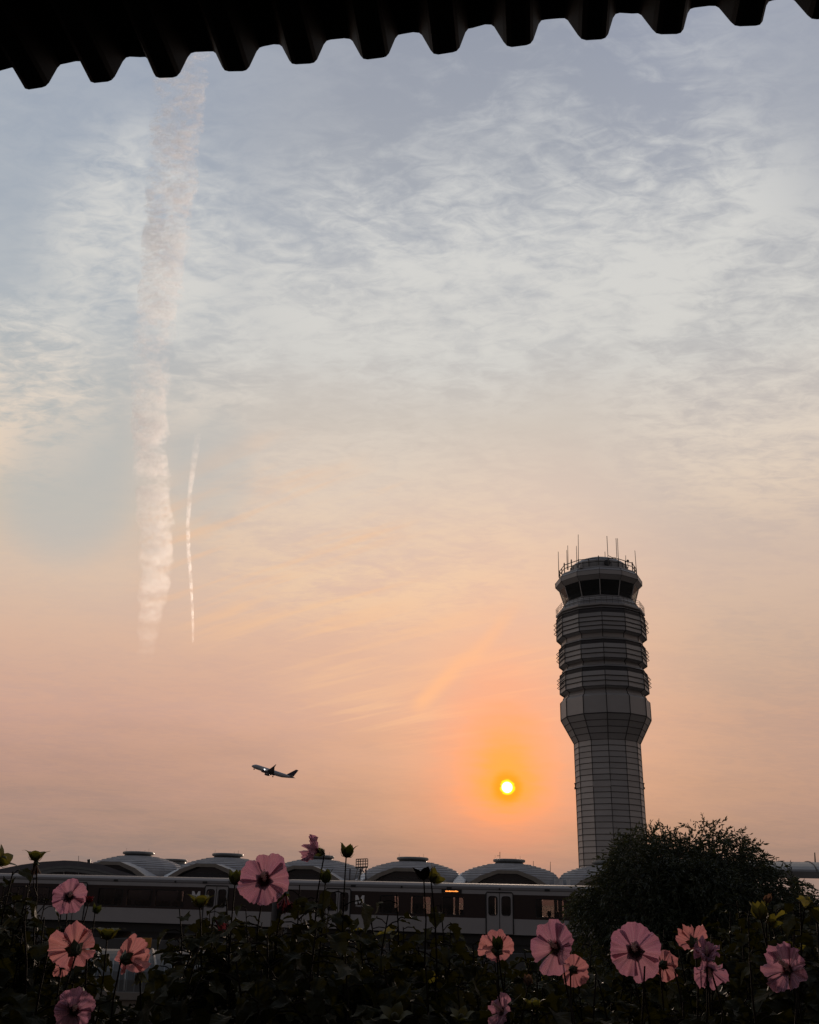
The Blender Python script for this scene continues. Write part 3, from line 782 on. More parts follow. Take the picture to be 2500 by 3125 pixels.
# orange sign below the viaduct
SG = thing('warning_sign', 'small square amber sign on a post below the train', 'sign', (at(443, 2900, 40).x, 40, 0))
q = MB(); a, b = at(427, 2862, 40), at(460, 2893, 40); q.box(((a.x+b.x)/2, 40, (a.z+b.z)/2), (b.x-a.x, .04, a.z-b.z)); q.build('board', mat('amber sign face', (.42, .20, .03), .6), SG)
q = MB(); q.tube([((a.x+b.x)/2, 40.06, 0), ((a.x+b.x)/2, 40.06, a.z)], .04, 6); q.build('post', M_steelD, SG)

# station canopy at the right edge
SCN = thing('station_canopy', 'pale barrel-vaulted station canopy at the right edge behind the tree', 'canopy', (27, 58, 0))
q = MB(); ax = Vector((math.cos(R(-14)), math.sin(R(-14)), 0)); an = Vector((ax.y, -ax.x, 0))
bz = at(2440, 2668, 58).z; tz = at(2440, 2627, 58).z
c0 = Vector((at(2440, 2640, 58).x, 60, 0)); M_can = mat('canopy sheet', (.22, .215, .21), .5, var=.1)
NS = 12; r_ = (tz-bz)
def carc(s_, k, off=0): a = math.pi*k/NS; return c0+ax*s_+an*(4.0*math.cos(a))*1+Vector((0, 0, bz+(r_+off)*math.sin(a)))
q.loft([[carc(s_, k) for k in range(NS+1)] + [carc(s_, k, -.08) for k in range(NS, -1, -1)] for s_ in (-3.5, 30)])
fixn(q.build('vault', M_can, SCN))
q = MB()
for i in range(22): q.tube([carc(-3.4+i*1.5, k, .02) for k in range(NS+1)], .04, 4)
q.build('seam', M_seam, SCN)
q = MB(); q.box(c0+ax*13+an*4.0+Vector((0, 0, bz-.1)), (34, .2, .35), Matrix.Rotation(R(-14), 3, 'Z')); q.build('fascia', M_concrete, SCN)
for i in range(6):
    q = MB(); p = c0+ax*(i*6)+an*2.5; q.box((p.x, p.y, bz/2), (.4, .4, bz)); q.build('post', M_concrete, SCN)
q = MB(); q.tube([at(2489, 2640, 59), at(2487, 2602, 59)], [.05, .03], 5); q.build('aerial', M_steelD, SCN)

# small vaulted shelter low on the left
SHL = thing('stair_shelter', 'small grey barrel-roofed shelter with cream fascia, low behind the left flowers', 'shelter', (-4.7, 20, 0))
M_shr = mat('ribbed shelter roof', (.075, .075, .072), .7, .0, var=.15, vscale=1.5)
M_cream = mat('cream fascia', (.22, .20, .175), .6, var=.12, vscale=1)
sa_ = Vector((math.cos(R(6)), math.sin(R(6)), 0)); sb = Vector((-sa_.y, sa_.x, 0))
sc0 = Vector((-5.3, 20.6, 0)); ez = EYE-1.64; K = 14
def sarc(s_, k, off=0.0):
    a = math.pi*k/K; h = .62*math.sin(a)**.8 if 0 < k < K else 0
    return sc0+sa_*(s_-.55*math.cos(a)*-1*0)+sb*(-1.5*math.cos(a))+Vector((0, 0, ez+h+off))+sa_*(-.5*(1-math.cos(a))*.5)
q = MB()
q.loft([[sarc(s_*(1-.12*math.sin(math.pi*k/K)), k) for k in range(K+1)] for s_ in (-2.8, 2.0)], cap=True, close=True)
fixn(q.build('vault', M_shr, SHL))
q = MB()
for i in range(9): q.tube([sarc((-2.7+i*.58)*(1-.12*math.sin(math.pi*k/K)), k, .015) for k in range(K+1)], .02, 4)
q.build('standing_seam', M_cup, SHL)
q = MB()
for i in range(34): q.tube([sarc((-2.7+i*.14)*(1-.1*math.sin(math.pi*k/K)), k, .004) for k in range(5)], .008, 3)
q.build('fine_rib', M_cup, SHL)
MS = Matrix.Rotation(R(6), 3, 'Z')
q = MB(); q.box(sc0+sa_*-.45+Vector((0, 0, ez-.06)), (5.2, 3.2, .12), MS); q.box(sc0+sa_*-.45+Vector((0, 0, ez-.30)), (5.0, 3.0, .34), MS)
q.build('fascia', M_cream, SHL)
q = MB(); q.box(sc0+sa_*-.45+Vector((0, 0, ez-.53)), (5.1, 3.1, .09), MS); q.build('trim', M_steelD, SHL)
for (x, y) in ((-2.8, -1.4), (1.9, -1.4), (-2.8, 1.4), (1.9, 1.4), (-.5, -1.4)):
    q = MB(); p = sc0+sa_*x+sb*y; q.box((p.x, p.y, (ez-.57)/2), (.09, .09, ez-.57), MS); q.build('post', M_mull, SHL)
q = MB(); p = sc0+sa_*-.45; q.box((p.x, p.y, (ez-.6)/2), (4.6, 2.6, ez-.62), MS); q.build('glazed_wall', M_dglass, SHL)
q = MB()
for zz in (ez-1.1, ez-1.6):
    q.tube([sc0+sa_*-2.9+sb*-1.45+Vector((0, 0, zz)), sc0+sa_*2.0+sb*-1.45+Vector((0, 0, zz))], .025, 5)
q.build('rail', M_mull, SHL)

# ================================================================== AIRLINER
PL = thing('airliner', 'twin-engine airliner climbing to the left with landing lights on', 'aircraft', at(833, 2357, 850))
M_fus = mat('airliner grey white paint', (.42, .43, .45), .4, .1)
M_tail = mat('dark blue tail paint', (.03, .025, .05), .4)
M_eng = mat('dark nacelle', (.06, .06, .07), .4)
def place(ob, par=None):
    ob.parent = par or PL; return ob
L = 41.0
def fus(x): return x*L-L/2
sec = [(0.0, .05, .0-.5), (.01, .55, -.45), (.03, 1.05, -.3), (.06, 1.55, -.12), (.10, 1.9, 0), (.15, 2.0, 0), (.62, 2.0, 0), (.72, 1.85, .12), (.82, 1.4, .5), (.9, .95, .85), (.96, .55, 1.1), (1.0, .22, 1.2)]
q = MB(); q.loft([[Vector((fus(x), r_*math.sin(a), zc+r_*1.02*math.cos(a))) for a in [2*math.pi*j/20 for j in range(20)]] for x, r_, zc in sec])
fu = q.build('fuselage', M_fus, PL, True, wrel=False)
def surf(mb, root_, tip, cr_, ct, th=.12):
    rings = []
    for p, c in ((root_, cr_), (tip, ct)):
        p = Vector(p); rings.append([p+Vector((c*u, 0, 0))+Vector((0, 0, c*th*v)) if not vert else p+Vector((c*u, c*th*v, 0)) for u, v in ((0, 0), (.15, .45), (.5, .5), (1, 0), (.5, -.4), (.15, -.35))])
    mb.loft(rings)
for sg in (-1, 1):
    vert = False
    q = MB(); surf(q, (-5.2, sg*1.6, -1.0), (3.6, sg*17.0, 2.1), 7.2, 1.7, .11)
    wg = fixn(q.build('wing', M_eng if sg < 0 else M_fus, PL, wrel=False))
    vert = True; q = MB(); surf(q, (3.7, sg*17.0, 2.1), (5.4, sg*17.5, 4.6), 1.6, .6, .1); fixn(q.build('winglet', M_eng, wg, wrel=False))
    q = MB(); q.loft([[Vector((x, sg*5.75+r_*math.cos(a), -2.35+r_*math.sin(a))) for a in [2*math.pi*j/16 for j in range(16)]] for x, r_ in ((-8.2, 1.05), (-7.9, 1.22), (-6.5, 1.3), (-4.8, 1.15), (-3.6, .75))])
    fixn(q.build('engine', M_eng, PL, True, wrel=False))
    vert = False; q = MB(); surf(q, (15.2, sg*.7, 1.2), (18.8, sg*6.1, 1.8), 3.6, 1.3, .1); fixn(q.build('tailplane', M_fus, PL, wrel=False))
    q = MB(); q.tube([(-7.0, sg*2.9, -.4), (-7.25, sg*2.9, -.4)], .36, 10)
    q.build('landing_light', mat('landing lamp', (.9, .9, .9), emit=((1, .97, .95), 9)), PL, wrel=False)
vert = True
q = MB(); surf(q, (12.4, 0, 1.9), (18.9, 0, 8.3), 6.6, 2.3, .09); fixn(q.build('tail_fin', M_tail, PL, wrel=False))
q = MB(); q.loft([[Vector((x, 1.9*w_*math.sin(a), -1.5+h_*math.cos(a))) for a in [2*math.pi*j/12 for j in range(12)]] for x, w_, h_ in ((-6.5, .2, .3), (-4.5, 1, .9), (1, 1, .95), (4, .2, .3))])
q.build('belly_fairing', M_eng, PL, True, wrel=False)
for (x, y, zz) in ((-17.2, 0, -1.9), (.2, -3.6, -2.4), (.2, 3.6, -2.4)):
    q = MB(); q.tube([(x, y-.35, zz-.6), (x, y+.35, zz-.6)], .55, 12); q.tube([(x, y, zz+1.8), (x, y, zz-.6)], .14, 6); q.build('landing_gear', M_eng, PL, wrel=False)
PL.rotation_euler = (R(-6), R(16.5), R(-9))

# ================================================================== CONTRAILS
def contrail(pts, label, zc, dens_, ripple_sc, flat, fadestops, step):
    rings = []; U = []; V = []; K = 16; acc = 0; last = None
    # densify
    D = []
    for (a, b) in zip(pts, pts[1:]):
        for k in range(6):
            t = k/6; D.append([a[i]*(1-t)+b[i]*t for i in range(4)])
    D.append(list(pts[-1]))
    mb = MB()
    for x, y, hw, dn in D:
        c = atz(x, y, zc); e = atz(x+hw*1.08, y, zc); r_ = (e-c).length
        if last is not None: acc += (c-last).length
        last = c
        rings.append([c+Vector((r_*(1+.09*math.sin(len(rings)*2.3+j)+.08*math.sin(len(rings)*5.1)+.07*math.sin(len(rings)*1.1+j*2))*math.cos(2*math.pi*j/K), 0, r_*flat*math.sin(2*math.pi*j/K))) for j in range(K)])
        for j in range(K): U.append(math.cos(2*math.pi*j/K)); V.append(dn)
    mb.loft(rings, cap=True)
    mt = bpy.data.materials.new('ice cloud'); mt.use_nodes = True
    q = N(mt.node_tree); mt.node_tree.nodes.clear()
    out = q.new('ShaderNodeOutputMaterial')
    tcc = q.new('ShaderNodeTexCoord').outputs['Object']
    mp = q.new('ShaderNodeMapping'); q.lk(tcc, mp.inputs[0]); mp.inputs['Scale'].default_value = (.0050*ripple_sc, .017*ripple_sc, .005*ripple_sc); mp.inputs['Rotation'].default_value = (0, 0, R(18))
    n1 = q.noise(mp.outputs[0], 1.7, 3, .6, .5)
    n2 = q.noise(tcc, .0009*ripple_sc, 2, .55, .2)
    core = q.mr(q.m('ADD', n1, q.m('MULTIPLY', q.m('SUBTRACT', n2, .5), .7)), .44, .64, .015, 1.0)
    # thinning with distance travelled (object Y runs along the trail)
    sp_ = q.new('ShaderNodeSeparateXYZ'); q.lk(tcc, sp_.inputs[0])
    fade = q.ramp(q.m('DIVIDE', sp_.outputs[1], acc, clamp=True), fadestops)
    al = q.m('MULTIPLY', q.m('MULTIPLY', core, fade), dens_)
    vs_ = q.new('ShaderNodeVolumeScatter'); vs_.inputs['Anisotropy'].default_value = .72; vs_.inputs[0].default_value = (1, 1, 1, 1)
    q.lk(al, vs_.inputs['Density']); q.lk(vs_.outputs[0], out.inputs['Volume'])
    mt.cycles.volume_step_rate = step
    o = atz(pts[0][0], pts[0][1], zc)
    ob = mb.build('contrail', mt, None, True, origin=o)
    fixn(ob); return tag(ob, label, 'contrail')
def G4(l): return [(p, (v, v, v, 1)) for p, v in l]
contrail([(575, 40, 74, .9), (556, 170, 76, .9), (545, 330, 74, .95), (530, 500, 70, .8), (510, 700, 68, .6), (490, 880, 62, .6), (470, 1020, 58, .7), (455, 1180, 54, .9), (456, 1350, 50, .95), (466, 1500, 50, .95), (478, 1650, 48, .9), (474, 1780, 44, .75), (455, 1900, 32, .5), (445, 2000, 24, .3), (440, 2060, 16, 0.0)],
         'wide crumbling white contrail running from the roof edge down the left sky', 5200, .0210, 1.25, .22, G4([(0, 1), (.06, .85), (.12, .5), (.2, .33), (.32, .4), (.5, .2), (.62, .10), (.76, .03), (.9, 0)]), .035)
contrail([(604, 1330, 11, .25), (590, 1420, 9, .5), (580, 1500, 7, .75), (573, 1600, 6, .8), (576, 1690, 6, .85), (582, 1760, 5, .85), (587, 1850, 4, .8), (589, 1920, 3.5, .6), (589, 1965, 2.5, 0)],
         'thin short contrail, a faint line just right of the wide one', 5200, .019, 2.5, .9, G4([(0, .15), (.25, .45), (.7, .5), (1, 0)]), .03)


# ================================================================== VEGETATION
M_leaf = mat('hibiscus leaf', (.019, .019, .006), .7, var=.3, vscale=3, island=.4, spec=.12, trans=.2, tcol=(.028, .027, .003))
M_leafy = mat('yellowing leaf', (.09, .08, .015), .6, island=.3, trans=.45, tcol=(.18, .15, .02))
M_stem = mat('hibiscus stem', (.014, .010, .007), .9, var=.3, vscale=8, spec=.05)
M_sepal = mat('green calyx', (.035, .045, .012), .5, island=.2, trans=.3, tcol=(.07, .08, .01))
M_bud = mat('yellow green pod', (.085, .078, .015), .6, island=.3, trans=.4, tcol=(.13, .115, .016))
M_dry = mat('dried bloom', (.10, .065, .045), .8, var=.4, vscale=30, trans=.3, tcol=(.15, .08, .05))
M_stam = mat('pale stamen', (.70, .50, .46), .6, trans=.3)
def petalmat(name, c1, c2, veinc, tr=.45, tcol=None):
    m_ = bpy.data.materials.new(name); m_.use_nodes = True
    q = N(m_.node_tree); b = m_.node_tree.nodes['Principled BSDF']; out = m_.node_tree.nodes['Material Output']
    pr = q.new('ShaderNodeAttribute', attribute_name='radial').outputs['Fac']
    pa = q.new('ShaderNodeAttribute', attribute_name='side').outputs['Fac']
    t = q.new('ShaderNodeTexCoord').outputs['Object']
    nz = q.noise(t, 30, 3)
    v1 = q.m('SINE', q.m('ADD', q.m('MULTIPLY', pa, 23.0), q.m('MULTIPLY', nz, 7.0)))
    v2 = q.m('SINE', q.m('ADD', q.m('MULTIPLY', pa, 49.0), q.m('MULTIPLY', nz, 11.0)))
    vein = q.m('MULTIPLY', q.mr(q.m('ADD', q.m('MULTIPLY', v1, .6), q.m('MULTIPLY', v2, .4)), .2, .9, 0, 1), q.mr(pr, .98, .45, .15, .9))
    col = q.mix(q.mr(q.noise(t, 14, 4), .35, .65, 0, 1), c1+(1,), c2+(1,))
    col = q.mix(q.m('MULTIPLY', vein, .5), col, veinc+(1,))
    eye = q.mr(q.m('ADD', pr, q.m('MULTIPLY', v1, .03)), .42, .28, 0, 1)
    col = q.mix(eye, col, (.10, .008, .012, 1))
    q.lk(col, b.inputs['Base Color']); b.inputs['Roughness'].default_value = .6; b.inputs['Specular IOR Level'].default_value = .3
    bp = q.new('ShaderNodeBump'); bp.inputs['Strength'].default_value = .9; bp.inputs['Distance'].default_value = .006
    q.lk(q.m('ADD', q.m('MULTIPLY', q.noise(t, 55, 4), 3.0), q.m('ADD', v1, v2)), bp.inputs['Height']); q.lk(bp.outputs[0], b.inputs['Normal'])
    tl = q.new('ShaderNodeBsdfTranslucent')
    q.lk(q.mix(1.0, col, (tcol or (1, .8, .75))+(1,), 'MULTIPLY'), tl.inputs[0])
    ms = q.new('ShaderNodeMixShader'); ms.inputs[0].default_value = tr
    q.lk(b.outputs[0], ms.inputs[1]); q.lk(tl.outputs[0], ms.inputs[2]); q.lk(ms.outputs[0], out.inputs[0])
    return m_
M_pink = petalmat('pink petal', (.78, .39, .49), (.64, .31, .44), (.90, .68, .76), .25, (1, .90, .97))
M_salmon = petalmat('backlit salmon petal', (.74, .35, .35), (.64, .29, .33), (.84, .58, .56), .33, (1, .87, .86))
M_wilt = petalmat('wilted petal', (.24, .06, .08), (.18, .04, .06), (.34, .16, .18), .25)

def frame(axis, roll=0.0):
    a = Vector(axis).normalized(); t = Vector((0, 0, 1)) if abs(a.z) < .95 else Vector((0, 1, 0))
    x = t.cross(a).normalized(); y = a.cross(x).normalized()
    c, s_ = math.cos(roll), math.sin(roll)
    return x*c+y*s_, y*c-x*s_, a

def hib_leaf(mb, p, d, up, L, wscale=1.0, droop=.35, fold=.25, rn=rnd):
    d = d.normalized(); sd = d.cross(up)
    if sd.length < .05: sd = d.cross(Vector((1, 0, .2)))
    sd.normalize(); n_ = sd.cross(d).normalized()
    vs_ = [0, .06, .16, .27, .36, .45, .54, .64, .73, .82, .91, 1.0]
    ws = [0, .20, .36, .37, .52, .40, .36, .37, .26, .21, .11, 0]
    bias = rn.uniform(-.12, .12); tw = rn.uniform(-.35, .35); cu = rn.uniform(.6, 1.4)*droop
    mid = []; l = []; r_ = []
    for v, w_ in zip(vs_, ws):
        c = p + d*(L*v*(1-.12*v*cu)) + n_*(-cu*L*v*v*.55) + sd*(bias*L*v*v)
        ww = w_*L*wscale*rn.uniform(.88, 1.1); f = fold+.25*math.sin(v*9+tw*5)
        sd2 = (sd*math.cos(tw*v)+n_*math.sin(tw*v)); n2 = sd2.cross(d).normalized()
        mid.append(c); l.append(c+sd2*ww*math.cos(f)+n2*ww*math.sin(f)); r_.append(c-sd2*ww*math.cos(f)+n2*ww*math.sin(f))
    o = len(mb.v); k = len(vs_)
    mb.v += mid+l+r_
    for i in range(k-1):
        if i == 0: mb.f += [(o, o+k+1, o+1), (o, o+1, o+2*k+1)]
        elif i == k-2: mb.f += [(o+i, o+k+i, o+i+1), (o+i, o+i+1, o+2*k+i)]
        else: mb.f += [(o+i, o+k+i, o+k+i+1, o+i+1), (o+i, o+i+1, o+2*k+i+1, o+2*k+i)]

def flower_mesh(c, axis, Rr, roll=0, phi=(25, 84), ruffle=.07, seed=1, spread=42, npet=5, skip=(), elong=1.0, droop=0.0):
    rn = random.Random(seed); X, Y, A = frame(axis, roll)
    mb = MB(); rad = []; side = []
    nu, nv = 16, 12
    for k in range(npet):
        if k in skip: continue
        th0 = 2*math.pi*k/npet + rn.uniform(-.05, .05); pl = Rr*rn.uniform(.88, 1.07)
        ph_ = [rn.uniform(0, 6.28) for _ in range(5)]; ph1 = phi[1]+rn.uniform(-20, 10); sp_ = spread*rn.uniform(.96, 1.05); curl = rn.uniform(-60, 170); f1 = rn.uniform(3, 6.5); f2 = rn.uniform(8, 13); tw_ = rn.uniform(-.05, .05)
        grid = []
        for j in range(nv+1):
            t = j/nv; rho = 0; zz = 0; steps = 12
            for q_ in range(steps):
                tt = t*(q_+.5)/steps; u = min(1, tt/.42); u = u*u*(3-2*u)
                ph = R(phi[0]+(ph1-phi[0])*u+curl*max(0, tt-.6)**2); rho += pl*t/steps*math.sin(ph); zz += pl*t/steps*math.cos(ph)
            row = []
            for i in range(nu+1):
                s_ = -1+2*i/nu
                outl = 1-.13*abs(s_)**5-.035*math.cos(s_*f1+ph_[4])*t + .022*math.sin(s_*f2*1.7+ph_[3])*t*t+tw_*s_*t
                wf = math.radians(sp_)*(.88+.12*math.sin(min(t*1.25, 1)*math.pi/2))
                a = th0+s_*wf
                rr = rho*outl if t > .3 else rho
                rf = Rr*t*t*1.25*(ruffle*1.1*math.sin(s_*f1+ph_[0]+t*2)+ruffle*.7*math.sin(s_*f2+ph_[1])+ruffle*.3*math.sin(s_*24+ph_[2]))
                z_ = zz+rf+.02*Rr*s_*t + Rr*.04*math.cos(s_*3)*t
                p = c+X*(rr*math.cos(a))+Y*(rr*math.sin(a)*elong)+A*z_+Vector((0, 0, -droop*Rr*t*t))
                row.append(len(mb.v)); mb.v.append(p); rad.append(t); side.append(s_+k*1.7)
            grid.append(row)
        for j in range(nv):
            for i in range(nu):
                mb.f.append((grid[j][i], grid[j][i+1], grid[j+1][i+1], grid[j+1][i]))
    mb.at = {'radial': rad, 'side': side}
    return mb

def stamen(parent, c, axis, L, seed):
    rn = random.Random(seed); X, Y, A = frame(axis); q = MB()
    q.tube([c+A*L*.0, c+A*L*.5+Y*L*.03, c+A*L*.95+Y*L*.08], [L*.06, L*.07, L*.05], 7)
    for i in range(34):
        t = rn.uniform(.35, .95); a = rn.uniform(0, 6.28); p = c+A*L*t+Y*L*.06*t
        o_ = X*math.cos(a)+Y*math.sin(a); e = p+o_*L*.11+A*L*.03; q.tube([p, e], L*.008, 3, False); q.box(e, (L*.035,)*3)
    for i in range(5):
        a = i*1.257; p = c+A*L*.95+Y*L*.08; e = p+(X*math.cos(a)+Y*math.sin(a))*L*.10+A*L*.10; q.tube([p, e], L*.01, 4); q.box(e, (L*.045,)*3)
    return q.build('stamen', M_stam, parent)

def calyx(name, parent, c, axis, L, mt, open_=40, seed=1, n_=5, bracts=True):
    rn = random.Random(seed); X, Y, A = frame(axis); q = MB()
    for k in range(n_):
        a = 2*math.pi*k/n_+rn.uniform(-.1, .1); o_ = X*math.cos(a)+Y*math.sin(a); s_ = -X*math.sin(a)+Y*math.cos(a)
        rings = []
        for t, w_ in ((0, .16), (.2, .34), (.45, .36), (.7, .24), (.88, .1), (1, .0)):
            ph = R(open_*(t**1.2)+rn.uniform(-3, 3)); rr = L*(.12+.16*min(1, t*3))+L*t*math.sin(ph)*.8
            p = c+o_*rr+A*(L*t*math.cos(ph*.8)*1.0)
            rings.append((p+s_*w_*L, p+o_*L*.05, p-s_*w_*L))
        o2 = len(q.v)
        for r_ in rings: q.v += list(r_)
        for i in range(len(rings)-1):
            b = o2+i*3; q.f += [(b, b+1, b+4, b+3), (b+1, b+2, b+5, b+4)]
    rr_ = [[c+(X*math.cos(a)+Y*math.sin(a))*r_*L+A*z_*L for a in [2*math.pi*j/8 for j in range(8)]] for r_, z_ in ((.05, -.06), (.2, .0), (.26, .18), (.22, .4), (.05, .55))]
    q.loft(rr_)
    if bracts:
        for k in range(9):
            a = 2*math.pi*k/9; o_ = X*math.cos(a)+Y*math.sin(a)
            q.tube([c, c+o_*L*.35+A*L*.02, c+o_*L*.55+A*L*.3], [L*.03, L*.022, L*.004], 3)
    return q.build(name, mt, parent, True)

def grow(root, tips, base, leaves_n, Lmin=.08, Lmax=.14, ymin_top=1.1, dens=1.0, seed=0, yellow=0.0, side=3, rad=.0052, leaf_top=.05, wsc=1.0):
    """stem mesh with side shoots, petioles; leaf mesh. tips: list of end points"""
    rn = random.Random(seed); st = MB(); lf = MB(); ly = MB()
    for ti, tip in enumerate(tips):
        b = base+Vector((rn.uniform(-.05, .05), rn.uniform(-.05, .05), 0))
        mid1 = b*.5+tip*.5+Vector((rn.uniform(-.14, .14), rn.uniform(-.12, .12), .10))
        pts = []
        for k in range(13):
            t = k/12; p = b*(1-t)**2+mid1*2*t*(1-t)+tip*t*t
            pts.append(p+Vector((math.sin(t*15+ti+seed)*.014, math.cos(t*11+ti)*.012, 0))*min(1, (1-t)*4))
        st.tube(pts, [rad*(1.25-.75*k/12) for k in range(13)], 6)
        Ltot = (tip-b).length; n_ = int(leaves_n*dens*1.6); leaf_top *= .62
        ang = rn.uniform(0, 6.28)
        def leafat(p, hs, k):
            nonlocal ang
            v_ = p-Vector((0, 0, EYE)); dist = v_.length
            for bd, br, bdist in BLOOMS:
                if dist < bdist+.05 and v_.normalized().angle(bd) < br*1.05+.028: return
            ang += 2.4+rn.uniform(-.4, .4)
            o_ = Vector((math.cos(ang), math.sin(ang), rn.uniform(.0, .5)))
            pe = rn.uniform(.04, .10)*hs; e = p+o_.normalized()*pe
            st.tube([p, p*.5+e*.5+Vector((0, 0, .006)), e], .0022, 4, False)
            dl = Vector((o_.x, o_.y, rn.uniform(-.9, .15)))
            hib_leaf(ly if rn.random() < yellow else lf, e, dl, Vector((rn.uniform(-.4, .4), rn.uniform(-.4, .4), 1)), rn.uniform(Lmin, Lmax)*hs, rn.uniform(.75, 1.05)*wsc, rn.uniform(.1, .9), rn.uniform(.05, .5), rn)
        for k in range(n_):
            t = 1-leaf_top-(1-leaf_top-max(0, 1-ymin_top/Ltot))*((k+rn.random())/n_)
            i = min(11, int(t*12)); p = pts[i]*(1-(t*12-i))+pts[i+1]*(t*12-i)
            hs = .55+.45*min(1, (1-t)*Ltot/.3)
            leafat(p, hs, k)
        for k in range(side):
            t = rn.uniform(max(.3, 1-ymin_top/Ltot), .93); i = int(t*12); p = pts[i]
            a = rn.uniform(0, 6.28); ln = rn.uniform(.15, .34)*min(1, .35+(1-t)*Ltot*1.4)
            e = p+Vector((math.cos(a)*ln*.6, math.sin(a)*ln*.6, ln*.75)); 
            if e.z > tip.z-.02: e.z = tip.z-.05
            sp_ = [p, p*.5+e*.5+Vector((0, 0, -.01)), e]; st.tube(sp_, [rad*.6, rad*.45, rad*.3], 5)
            for j in range(5):
                u = .3+.7*j/4; leafat(p*(1-u)+e*u, .8-.3*u, j)
    s_o = st.build('stem', M_stem, root, True)
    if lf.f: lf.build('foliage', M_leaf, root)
    if ly.f: o2 = ly.build('foliage', M_leafy, root); o2['label'] = 'yellowing leaves'
    return s_o

GZ = EYE-1.645
BLOOMS = []
def bloom(root, x, y, Y, dia_px, kind='open', look=(0, 0), roll=0, seed=1, back=False, **kw):
    """look = (right, up) tilt of the flower's axis away from the line to the camera"""
    c = at(x, y, Y); toC = (Vector((0, 0, EYE))-c).normalized()
    rt = Vector((0, 0, 1)).cross(-toC).normalized()*-1
    rt = Vector((1, 0, 0)) - toC*toC.x; rt.normalize(); up = rt.cross(toC)*-1
    if up.z < 0: up = -up
    ax = (toC*(-1 if back else 1) + rt*look[0] + up*look[1]).normalized()
    Rr = dia_px/2*(c-Vector((0, 0, EYE))).dot(fw)/F_
    if dia_px > 75: BLOOMS.append(((c-Vector((0, 0, EYE))).normalized(), Rr/(c-Vector((0, 0, EYE))).length, (c-Vector((0, 0, EYE))).length))
    if kind == 'open':
        phi = kw.pop('phi', (20, 80)); mt = kw.pop('mt', M_pink); dep = Rr*.32
        mb = flower_mesh(c-ax*dep, ax, Rr*1.12, roll, phi, kw.pop('ruffle', .085), seed, **kw)
        f_ = mb.build('flower', mt, root, True)
        stamen(f_, c-ax*dep*.9, ax+Vector((0, 0, .12)), Rr*.85, seed)
        calyx('calyx', f_, c-ax*(dep+Rr*.16), ax, Rr*.50, M_sepal, 38, seed)
        return c-ax*(dep+Rr*.2), f_
    if kind == 'wilt':
        mt = kw.pop('mt', M_wilt)
        mb = flower_mesh(c-ax*Rr*.9, ax, Rr*2.0, roll, (12, 20), .10, seed, spread=54, **kw)
        f_ = mb.build('flower', mt, root, True)
        calyx('calyx', f_, c-ax*(Rr*1.05), ax, Rr*.75, M_sepal, 28, seed)
        return c-ax*(Rr*1.1), f_
def pod(root, x, y, Y, size_px, up=(0, 0, 1), open_=35, mt=None, seed=1):
    c = at(x, y, Y); L_ = size_px*(c-Vector((0, 0, EYE))).dot(fw)/F_
    a = Vector(up).normalized()
    calyx('bud', root, c-a*L_*.4, a, L_, mt or M_bud, open_, seed)
    return c-a*L_*.42
def plant(label, Y, cx_, tips=(), lean=0.0, leaves=26, seed=0, group='hibiscus plants with blooms or pods', extra=(), **kw):
    b = at(cx_, 2900, Y); b.z = GZ; b.x += lean
    root = thing('hibiscus_plant', label, 'plant', tuple(b), group)
    root['_b'] = 0; del root['_b']
    ends = []
    for t in tips:
        t = dict(t); k = t.pop('k'); 
        if k == 'pod': ends.append(pod(root, **t))
        elif k == 'tip': ends.append(at(t['x'], t['y'], t['Y']))
        else: ends.append(bloom(root, kind=k, **t)[0])
    grow(root, ends, b, leaves, seed=seed, **kw)
    return root
D = dict
# left cluster
plant('hibiscus with small mauve-pink bloom beside the train roof, far left', 4.6, 190, [D(k='open', x=212, y=2737, Y=4.5, dia_px=108, look=(.12, .05), roll=.4, seed=11), D(k='pod', x=273, y=2745, Y=4.5, size_px=22, seed=2, mt=M_wilt), D(k='pod', x=296, y=2775, Y=4.5, size_px=28, up=(.4, 0, 1), seed=3, mt=M_sepal)], leaves=20, seed=1, leaf_top=.07)
plant('hibiscus carrying the large salmon bloom seen from behind, left side', 3.3, 240, [D(k='open', x=226, y=2892, Y=3.2, dia_px=158, back=True, look=(-.25, .55), roll=.2, seed=12, mt=M_salmon, phi=(22, 72), ruffle=.09), D(k='open', x=190, y=2955, Y=3.3, dia_px=60, back=True, look=(.3, -.6), seed=22, mt=M_salmon)], leaves=16, seed=2, leaf_top=.12)
plant('hibiscus with a tilted salmon bloom above the ribbed shelter roof', 3.3, 410, [D(k='open', x=392, y=2922, Y=3.2, dia_px=135, back=True, look=(.75, .35), roll=.9, seed=13, mt=M_salmon, phi=(20, 66), ruffle=.08), D(k='pod', x=428, y=2985, Y=3.2, size_px=36, up=(.2, 0, -1), seed=6)], leaves=12, seed=3, leaf_top=.14)
plant('hibiscus with the pink dark-eyed bloom cut by the bottom left edge', 3.0, 230, [D(k='open', x=226, y=3085, Y=2.9, dia_px=124, look=(.05, .1), roll=.7, seed=14)], leaves=14, seed=4, leaf_top=.12)
plant('hibiscus topped by a dried brown bloom and yellow pod, left edge', 4.0, 120, [D(k='wilt', x=108, y=2648, Y=4.0, dia_px=42, look=(.05, -3.0), seed=15, mt=M_dry), D(k='pod', x=110, y=2608, Y=4.0, size_px=42, open_=62, seed=5)], leaves=22, seed=5, leaf_top=.10, wsc=.9)
plant('hibiscus with a yellow star pod cut by the left edge', 4.0, 10, [D(k='pod', x=12, y=2620, Y=4.0, size_px=50, up=(.6, 0, .6), open_=58, seed=6)], leaves=24, seed=6, leaf_top=.08)
